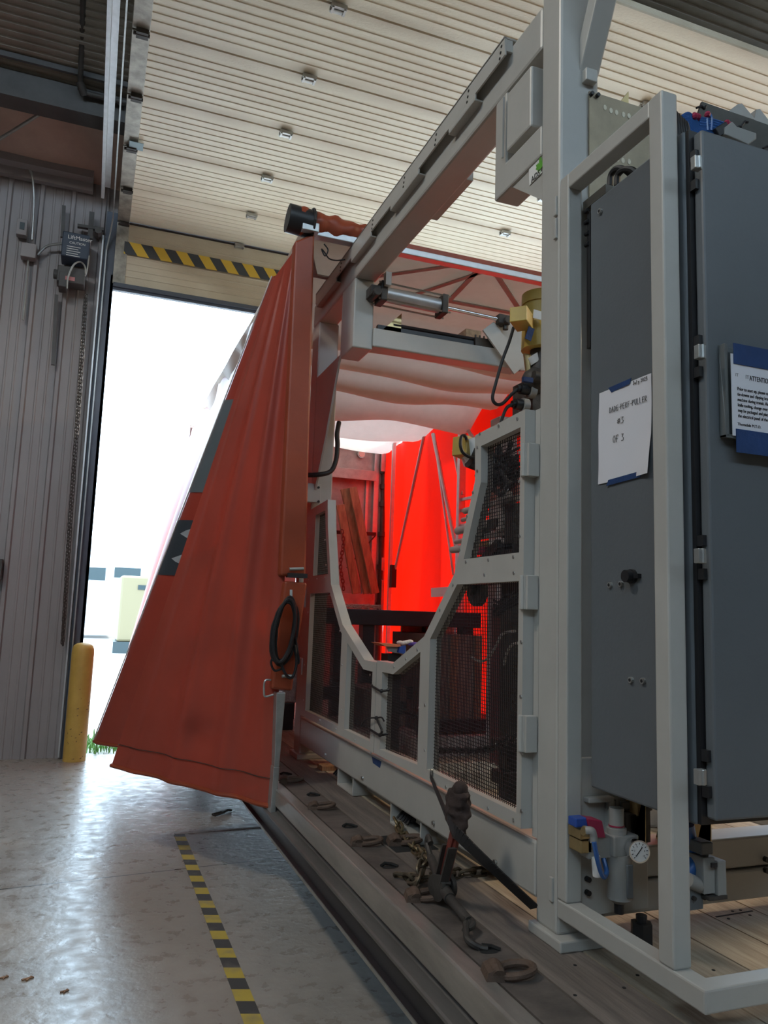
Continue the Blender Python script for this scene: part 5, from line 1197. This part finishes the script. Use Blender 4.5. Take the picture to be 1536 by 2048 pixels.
def flat_strap(pts, ws, t=.006):
    pts = [Vector(p) for p in pts]; mb = MB()
    for i in range(len(pts)-1):
        a, b = pts[i], pts[i+1]; d = (b-a).normalized(); sd_ = d.cross(Vector((-.92, -.39, 0))).normalized(); nn = Vector((-.92, -.39, 0))*t
        wa, wb_ = ws[i]/2, ws[i+1]/2
        mb.hexa([a+sd_*wa, a-sd_*wa, a-sd_*wa+nn, a+sd_*wa+nn], [b+sd_*wb_, b-sd_*wb_, b-sd_*wb_+nn, b+sd_*wb_+nn])
    return mb
sp_ = smooth_path([m0_, P(882, 1600, x=1.20), P(903, 1648, x=1.115), P(925, 1676, x=1.11), P(970, 1720, x=1.17), P(1020, 1768, x=1.25), m2_], 5)
n_ = len(sp_); ws = [.014+.022*min(1, i/(n_*.45)) for i in range(n_)]
st_ = flat_strap(sp_, ws).build('rubber_strap', M['rubber'], smooth=True); tag(st_, 'long black rubber strap stretched from the screen door past the binder to the pillar', 'strap')
mb = MB(); mb.tube(smooth_path([m0_+Vector((.0, .0, -.02)), m0_+Vector((0, .005, .012)), m0_+Vector((.01, .012, .02)), m0_+Vector((.012, .01, -.005))]), .0035, 6); mb.build('strap_hook', M['steel'], st_, smooth=True)
# brown cloth tied round the lever end
g0, g1 = P(924, 1582, x=1.165), P(910, 1672, x=1.155)
mb = MB(); random.seed(9)
def clothpt(u, v):
    c = lerp(g0, g1, u); th = 2*PI*v
    r_ = .040*(1 if u < .8 else 1-.25*(u-.8)/.2); r_ *= (.9+.35*math.sin(PI*min(1, u*1.15+.05))) if u > .04 else (.5+10*u)
    r_ *= 1+.10*math.sin(3*th+u*9)+.06*math.sin(7*th-u*14)+.05*math.sin(u*30)
    bend = .018*math.sin(u*4+.5)
    return c+Vector((math.cos(th)*r_*.7*.9, math.cos(th)*r_*-.25+math.sin(th)*r_*.95+bend, .15*r_*math.sin(th)))
mb.grid(clothpt, 40, 36); k0 = len(mb.v)
for uu in (0.0, 1.0):
    b_ = len(mb.v); mb.v += [tuple(clothpt(uu, k/24)) for k in range(24)]; mb.face(list(range(b_, b_+24)))
mb.ball(g0+Vector((0, .012, .004)), .026, 10); mb.ball(g0+Vector((-.005, .03, -.004)), .018, 10)
tag(mb.build('brown_cloth', M['cloth'], smooth=True, angle=80), 'dark brown cloth bundle wrapped over the end of the binder lever', 'cloth')
# ties and tape on the screen doors
for i, (pa, pb, lab) in enumerate((((743, 1371), (763, 1382), 'upper black cord tying the two screen doors together'), ((738, 1457), (760, 1470), 'lower black cord tying the two screen doors together'))):
    a, b = P(*pa, x=1.29), P(*pb, x=1.285)
    mb = MB(); mb.tube(smooth_path([a+Vector((.03, .02, 0)), a, lerp(a, b, .5)+Vector((-.004, 0, 0)), b, b+Vector((.03, -.03, .01))]), .0055, 8); mb.ball(b, .010, 8)
    if i == 1:
        c = P(753, 1436, x=1.285)
        mb.tube(smooth_path([c, P(742, 1436, x=1.28), P(731, 1440, x=1.275), P(722, 1452, x=1.27)]), .004, 6); mb.tube(smooth_path([c, P(758, 1448, x=1.28), P(764, 1462, x=1.28), b]), .0055, 8); mb.tube(smooth_path([c, P(763, 1435, x=1.28), P(768, 1442, x=1.28)]), .004, 6); mb.ball(c, .010, 8)
    tag(mb.build('tie_cord', M['rubber'], smooth=True), lab, 'cord')
q = [P(743, 1510, x=1.294), P(760, 1518, x=1.294), P(761, 1526, x=1.325), P(746, 1519, x=1.325)]
mb = MB(); q = [P(744, 1513, x=1.3348), P(763, 1523, x=1.3348), P(760, 1536, x=1.3348), P(746, 1526, x=1.3348)]; mb.hexa(q, [p+Vector((-.001, 0, 0)) for p in q])
tag(mb.build('blue_tape', M['bluetape']), 'short strip of blue tape on the bottom beam under the door seam', 'tape')
# wooden shims and rags by the far foot
a = P(660, 1540, z=DK); mb = MB()
for k in range(3): mb.box(a.x-.06, a.x+.10, a.y-.03+.035*k, a.y-.003+.035*k, DK, DK+.028)
tag(mb.build('wood_pallet_piece', M['plank'], bevel=.002), 'small slatted wood piece on the deck left of the first forklift pocket', 'wood')
for i, (px, py) in enumerate(((690, 1556), (825, 1640))):
    a = P(px, py, x=1.42); mb = MB()
    mb.ball((a.x+.05, a.y, DK+.045), .05, 14, (1.6, 1.1, .6)); mb.ball((a.x, a.y+.05, DK+.03), .03, 10, (1, 1.6, .6))
    for k in range(5): mb.tube(smooth_path([(a.x+.05, a.y, DK+.06), (a.x-.01, a.y+.02*(k-2), DK+.07), (a.x-.05, a.y+.03*(k-2), DK+.03)]), .006, 6)
    tag(mb.build('dark_rag', M['rubber'], smooth=True), ['dark strap bundle stuffed into the far forklift pocket', 'dark strap bundle stuffed into the near forklift pocket'][i], 'strap')

# ================================================================== THINGS SEEN THROUGH THE MACHINE
tb = thing('steel_bench', (2.55, 6.1, DK), 'black steel bench standing across the trailer behind the machine', 'bench')
ztb = P(800, 1221, y=6.0).z; zbb = P(800, 1252, y=6.0).z
MB().box(1.62, 3.16, 6.0, 6.9, zbb, ztb).build('bench_top', M['blackmetal'], tb, bevel=.006)
for x in (1.66, 2.10, 3.0):
    for y in (6.03, 6.8): MB().box(x, x+.10, y, y+.10, DK, zbb).build('leg', M['blackmetal'], tb)
MB().box(1.64, 3.12, 6.05, 6.12, .82, .92).build('lower_rail', M['blackmetal'], tb)
mb = MB(); random.seed(4)
for k in range(90):
    u = random.random(); a = P(690+70*u+random.uniform(-8, 8), 1219, y=6.0+random.uniform(.05, .25)); a.z = ztb+random.uniform(.004, .035)*(1-.3*abs(u-.5)); d = Vector((random.uniform(-1, 1), random.uniform(-.5, .5), random.uniform(-.3, .3)))*.045
    mb.tube([a-d, a+Vector((0, 0, .01)), a+d], .0022, 4)
tag(mb.build('packing_straw', M['roofcloth']), 'loose pale packing straw heaped on the bench end', 'straw', kind='stuff')
ob = MB(); a = P(828, 1257, y=6.6); b = P(900, 1300, y=6.6); ob.box(a.x, a.x+.55, 6.9, 6.93, .75, zbb-.01)
tag(ob.build('chipboard_panel', M['osb']), 'light chipboard panel standing behind the bench legs', 'board')
cr = thing('wooden_crate', (2.75, 6.3, DK), 'brown boarded crate standing under the bench behind the large wire screen', 'crate')
a = P(858, 1262, y=5.75); b = P(957, 1410, y=5.75)
MB().box(a.x, b.x, 5.75, 6.55, .70, 1.36).build('crate_panel', M['crate'], cr, bevel=.003)
mb = MB()
for t in (0, .42, .9): mb.box(a.x+(b.x-a.x)*t, a.x+(b.x-a.x)*t+.06, 5.73, 5.75, .70, 1.36)
mb.build('crate_batten', M['plank'], cr)
mb = MB(); mb.box(a.x-.1, b.x+.2, 5.68, 6.5, .61, .70); mb.build('crate_runner', M['blackmetal'], cr)
for y in (5.8, 6.35): MB().box(a.x, b.x, y, y+.08, DK, .61).build('crate_skid', M['plank'], cr)
a = P(800, 1400, y=5.3); cr2 = MB().box(a.x-.28, a.x+.05, 5.3, 5.7, .72, .98).build('brown_box', M['crate'], bevel=.004)
tag(cr2, 'reddish brown box behind the narrow middle wire screen', 'box')
MB().box(a.x-.02, a.x+.05, 5.29, 5.3, .80, .89).build('box_label', M['outdark'], cr2)
a = P(806, 1440, y=5.1); bx_ = MB().box(a.x-.30, a.x+.10, 5.1, 5.9, DK, .715); tag(bx_.build('pale_platform', M['headboard'], bevel=.004), 'pale low platform under the reddish brown box', 'platform')
a = P(930, 1440, y=4.9); tag(MB().box(a.x-.4, a.x+.45, 4.9, 4.98, DK, .70).build('pale_sill', M['headboard'], bevel=.004), 'pale low sill board on the deck behind the large wire screen', 'board')
# parts tray inside the opening
ty = 4.6
tt = thing('parts_tray', P(795, 1305, y=ty), 'cluttered pale parts bin with an orange flap inside the screen opening', 'tray')
a = P(771, 1292, y=ty); b = P(835, 1309, y=ty)
mb = MB(); mb.hexa([P(776, 1303, y=ty), P(812, 1309, y=ty), P(812, 1309, y=ty+.2), P(776, 1303, y=ty+.2)], [P(772, 1292, y=ty), P(812, 1294, y=ty), P(812, 1294, y=ty+.2), P(772, 1292, y=ty+.2)]); mb.build('bin', M['offwhite'], tt)
q = [P(758, 1286, y=ty-.02), P(800, 1289, y=ty-.02), P(803, 1294, y=ty-.02), P(771, 1293, y=ty-.02)]; mb = MB(); mb.hexa(q, [p+Vector((0, .15, 0)) for p in q]); mb.build('orange_flap', mat('orange_card', (.62, .20, .10), .6), tt)
q = [P(800, 1293, y=ty-.03), P(812, 1291, y=ty-.03), P(810, 1308, y=ty-.03), P(797, 1305, y=ty-.03)]; mb = MB(); mb.hexa(q, [p+Vector((0, .03, 0)) for p in q]); mb.build('blue_panel', M['blueplastic'], tt)
mb = MB(); zz = P(795, 1309, y=ty).z; mb.box(a.x+.03, a.x+.12, ty+.03, ty+.15, DK, zz); mb.build('pedestal', M['blackmetal'], tt)
mb = MB(); random.seed(8)
for k in range(5): c = P(800+k*5, 1286-abs(k-1), y=ty+.02); mb.ball(c, .016, 10, (1.5, 1, .8))
gl = mb.build('work_glove', M['white'], smooth=True); tag(gl, 'white and purple work glove lying on the parts bin', 'glove')
mb = MB(); c = P(826, 1288, y=ty+.02); mb.ball(c, .024, 10, (1.7, 1, .6)); mb.build('cuff', mat('purple_cloth', (.10, .06, .30), .8), gl, smooth=True)
# slide carriage with shafts, pulley and cable bundle behind the large screen
sl = thing('slide_carriage', (1.95, 2.9, .84), 'carriage of pale steel shafts and plates behind the right-hand screen door', 'carriage')
SXX = 1.92
def SP(px, py, x=SXX): return P(px, py, x=x)
for k, (pa, pb, r_) in enumerate((((930, 1022), (1036, 996), .018), ((925, 1040), (1036, 1012), .012), ((915, 1062), (1036, 1033), .022), ((912, 1084), (1036, 1060), .014), ((905, 1100), (1036, 1080), .020))):
    a, b = SP(*pa), SP(*pb); MB().cyl(a, b, r_, 14).build('shaft', M['galv'] if k % 2 else M['headboard'], sl, smooth=True)
a = SP(975, 960, 2.05); b = SP(1035, 1000, 2.05); MB().box(2.05, 2.07, b.y, a.y, SP(1000, 1006, 2.05).z, SP(1000, 962, 2.05).z).build('side_plate', mat('salmon_plate', (.42, .16, .13), .5), sl)
for (pa, pb, m) in (((1004, 985), (1014, 1060), 'headboard'), ((1020, 1010), (1036, 1100), 'dark_steel'), ((940, 1050), (972, 1075), 'dark_steel'), ((985, 1040), (1008, 1056), 'dark_steel'), ((960, 1085), (985, 1094), 'brass'), ((958, 1096), (978, 1108), 'redplastic'), ((990, 1092), (1036, 1112), 'blackmetal')):
    a, b = SP(*pa), SP(*pb); MB().box(SXX-.03, SXX+.03, min(a.y, b.y), max(a.y, b.y), min(a.z, b.z), max(a.z, b.z)).build('clamp_block', M[m], sl, bevel=.003)
q = [SP(945, 1040, 2.0), SP(957, 960, 2.0), SP(963, 962, 2.0), SP(958, 1040, 2.0)]; mb = MB(); mb.hexa(q, [p+Vector((.01, 0, 0)) for p in q]); mb.build('white_wedge', M['white'], sl)
c = SP(955, 1180, 1.95); mb = MB(); mb.cyl((1.93, c.y, c.z), (1.97, c.y, c.z), .085, 32); mb.cyl((1.90, c.y, c.z), (1.98, c.y, c.z), .03, 20); mb.build('pulley', M['dark_steel'], sl, smooth=True)
mb = MB(); mb.bar((1.95, c.y, c.z+.05), (1.95, c.y-.35, c.z+.22), .05, .16, upv=(1, 0, 0)); mb.bar((1.95, c.y-.2, c.z+.1), (1.95, c.y-.55, c.z-.0), .06, .14, upv=(1, 0, 0)); mb.build('pulley_arm', M['blackmetal'], sl)
xa = SP(1000, 1220, 2.1)
mb = MB(); q = SP(1022, 1300, 2.0); mb.box(1.97, 2.07, q.y-.06, q.y+.06, DK, 2.0); mb.build('carriage_column', M['dark_steel'], sl, bevel=.004)
mb = MB(); q2 = SP(1018, 1430, 1.9); mb.box(1.87, 1.93, q2.y-.04, q2.y+.03, DK, .95); mb.box(1.84, 1.97, q2.y-.06, q2.y+.06, .74, .80); mb.box(1.84, 1.97, q2.y-.07, q2.y+.07, .90, .94); mb.build('threaded_jack', M['blackmetal'], sl, bevel=.004)
mb = MB(); q = SP(990, 1330, 2.2)
for k in range(4):
    q = SP(990+k*11, 1330, 2.2); mb.box(2.18, 2.22, q.y-.012, q.y+.012, .70, SP(990, 1215, 2.2).z)
mb.build('upright_slats', mat('maroon_slat', (.10, .035, .04), .5), sl)
mb = MB(); random.seed(13)
for k in range(34):
    xx = random.uniform(1.65, 1.95); pts = []
    px, py = random.uniform(955, 985), random.uniform(915, 985)
    for j in range(5): pts.append(P(px+j*15+random.uniform(-6, 6), py+random.uniform(-22, 18)-j*3, x=xx+random.uniform(-.03, .03)))
    mb.tube(smooth_path(pts, 4), random.uniform(.006, .013), 6)
tag(mb.build('cable_bundle', M['rubber'], smooth=True), 'dense dark cable bundle behind the upper right wire screen', 'cables')
mb = MB(); random.seed(14)
for k in range(10):
    pts = []; px, py = random.uniform(985, 1005), random.uniform(1195, 1240)
    for j in range(4): pts.append(P(px+j*14, py-j*6+random.uniform(-8, 8), x=1.85))
    mb.tube(smooth_path(pts, 4), random.uniform(.006, .011), 6)
tag(mb.build('cable_bundle', M['rubber'], smooth=True), 'smaller dark cable bundle behind the lower right wire screen', 'cables')
mb = MB(); mb.tube(smooth_path([P(944, 1315, x=1.8), P(962, 1323, x=1.8), P(978, 1314, x=1.8), P(992, 1292, x=1.8), P(1005, 1268, x=1.8), P(1030, 1262, x=1.8)]), .006, 8)
mb.tube(smooth_path([P(1008, 1330, x=1.8), P(1014, 1305, x=1.8), P(1024, 1290, x=1.8), P(1036, 1286, x=1.8)]), .006, 8)
tag(mb.build('grey_hose', M['offwhite'], smooth=True), 'thin pale hose sagging behind the large wire screen', 'hose')
tag(chain_mesh([P(868, 1503, x=1.75), P(900, 1500, x=1.75), P(950, 1502, x=1.75), P(985, 1497, x=1.75), P(1010, 1482, x=1.75), P(1034, 1470, x=1.75)], .05, .035, .006).build('inner_chain', M['blackmetal'], smooth=True), 'dark chain sagging behind the foot of the large wire screen', 'chain')
a = P(970, 1385, y=5.6)
# left of the far pillar: crate end with bubble wrap and dark wheel guard seen in the slot
a = P(588, 1330, y=6.2); tag(MB().box(1.18, 1.62, 6.2, 7.2, .78, P(590, 1235, y=6.2).z).build('wrapped_block', mat('bubble_wrap', (.42, .36, .33), .4, var=.3, scale=25, bump=.8, bscale=60), bevel=.01), 'bubble-wrapped block seen in the slot between the tarp post and the far pillar', 'package')
tag(MB().box(1.18, 1.60, 6.2, 7.2, DK, .778).build('dark_skid', M['blackmetal'], bevel=.004), 'dark skid under the bubble-wrapped block', 'skid')
# machine cable at the far pillar
tag(MB().tube(smooth_path([P(612, 950, y=4.9), P(640, 949, y=4.85), P(662, 942, y=4.85), P(672, 920, y=4.85), P(675, 890, y=4.85), P(674, 868, y=4.85), P(678, 845, y=4.9)]), .016, 10).build('armoured_cable', M['rubber'], smooth=True), 'thick black cable bent along the far grey pillar', 'cable')
a = P(611, 966, y=4.93); b = P(640, 1006, y=4.93); jb = MB().box(a.x, b.x, 4.92, 4.975, b.z, a.z).build('pillar_bracket', G, mc, bevel=.002)
for (px, py) in ((637, 975), (637, 1003)): c = P(px, py, y=4.915); MB().cyl((c.x, 4.91, c.z), (c.x, 4.922, c.z), .008, 8).build('bracket_bolt', M['black'], jb)
